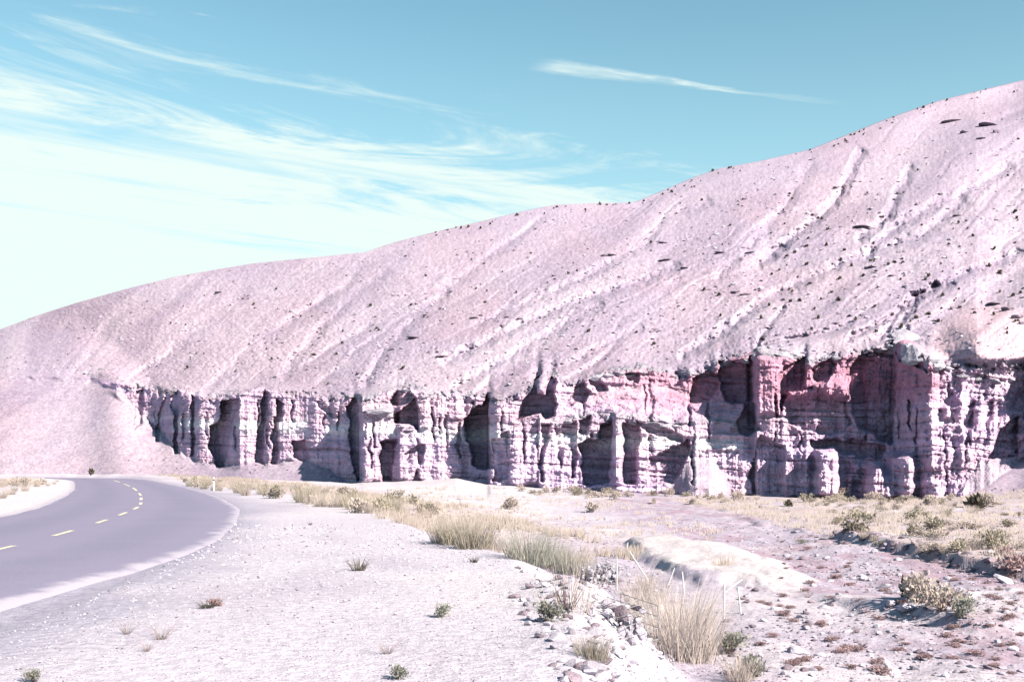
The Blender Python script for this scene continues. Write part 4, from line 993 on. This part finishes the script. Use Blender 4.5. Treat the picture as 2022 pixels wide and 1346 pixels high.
# ------------------------------------------------------------------ small things
p = pix(422, 968)                                         # white roadside marker
mk = empty('marker_post', p); tag(mk, 'thin white marker post beside the far road shoulder', 'marker post')
v, f = join([tube_np((0, 0, -.1), (0, 0, .80), .055, 8), tube_np((0, 0, .80), (0, 0, .86), .035, 8)]); link('post', np_mesh('post', v, f, M_POST), mk)
v, f = join([tube_np((0, 0, .62), (0, 0, .72), .060, 8)]); link('band', np_mesh('band', v, f, M_TWIG), mk)
p = pix(1078, 1122); k = p.y / FPX                         # dead branch propped in the bush
prt = []; a = np.array(p) + np.array([0, -.35, .05]); e = np.array([(1128 - CX) * k, p.y - .45, ZC + (HY - 1096) * k])
pts = [a, a * .65 + e * .35 + [0, 0, .012], a * .3 + e * .7 - [0, 0, .01], e]
for i in range(3): prt.append(tube_np(pts[i], pts[i + 1], .014 - .003 * i, 5))
prt.append(tube_np(pts[1], pts[1] + np.array([.05, .02, .14]), .006, 4)); prt.append(tube_np(pts[2], pts[2] + np.array([.09, -.03, .07]), .005, 4))
v, f = join(prt); tag(link('dead_branch', np_mesh('dead_branch', v, f, M_TWIG)), 'thin dark dead branch leaning across the largest broom bush', 'branch')

scree('scree', 2600, M_OUT, .07, .32, 1.6)
scree('pale_scree', 1000, M_STONE, .08, .34, .4)
# far ground cover that nobody could count
def grass_stuff(name, mat, n, region, h0, h1):
    Y = rng.uniform(20, 150, n * 8); X = rng.uniform(-.5, .5, n * 8) * Y; keep = region(X, Y); X = X[keep][:n]; Y = Y[keep][:n]; Z = ground_z(X, Y)
    V = []; m_ = len(X); a = rng.uniform(0, 6.28, (m_, 7)); hh = rng.uniform(h0, h1, (m_, 7)); rad = rng.uniform(0, .18, (m_, 7)); ln = rng.uniform(.1, .5, (m_, 7)) * hh; wv = .012 + .00025 * Y[:, None]
    bx = X[:, None] + np.cos(a) * rad; by = Y[:, None] + np.sin(a) * rad; z = np.broadcast_to(Z[:, None], a.shape)
    V = np.stack([np.stack([bx - wv, by, z - .02], -1), np.stack([bx + wv, by, z - .02], -1), np.stack([bx + np.cos(a) * ln, by + np.sin(a) * ln, z + hh], -1)], 2).reshape(-1, 3)
    tag(link(name, np_mesh(name, V, np.arange(len(V)).reshape(-1, 3), mat, False)), kind='stuff')
grass_stuff('dry_grass', M_TAN, 2600, lambda X, Y: (X - XE(Y) > .2) & (X - XE(Y) < 9) & (Y > 30) & (Y < 130) & (fbm(X / 3, Y / 3, 2, 601) > .45), .12, .4)
grass_stuff('terrace_ground_cover', M_STRAW, 2200, lambda X, Y: (X > XB(Y) + .5) & (Y > 28) & (Y < 92) & (fbm(X / 2, Y / 2, 2, 611) > .42), .10, .32)
grass_stuff('pale_grass', M_STRAW, 1500, lambda X, Y: (X > -8) & (X < 9) & (Y > 44) & (Y < 98) & (fbm(X / 3, Y / 3, 2, 621) > .5), .08, .25)
grass_stuff('verge_ground_cover', M_TAN, 1200, lambda X, Y: (road_lat(X, Y) < -8.5) & (Y > 40) & (fbm(X / 3, Y / 3, 2, 631) > .4), .1, .35)
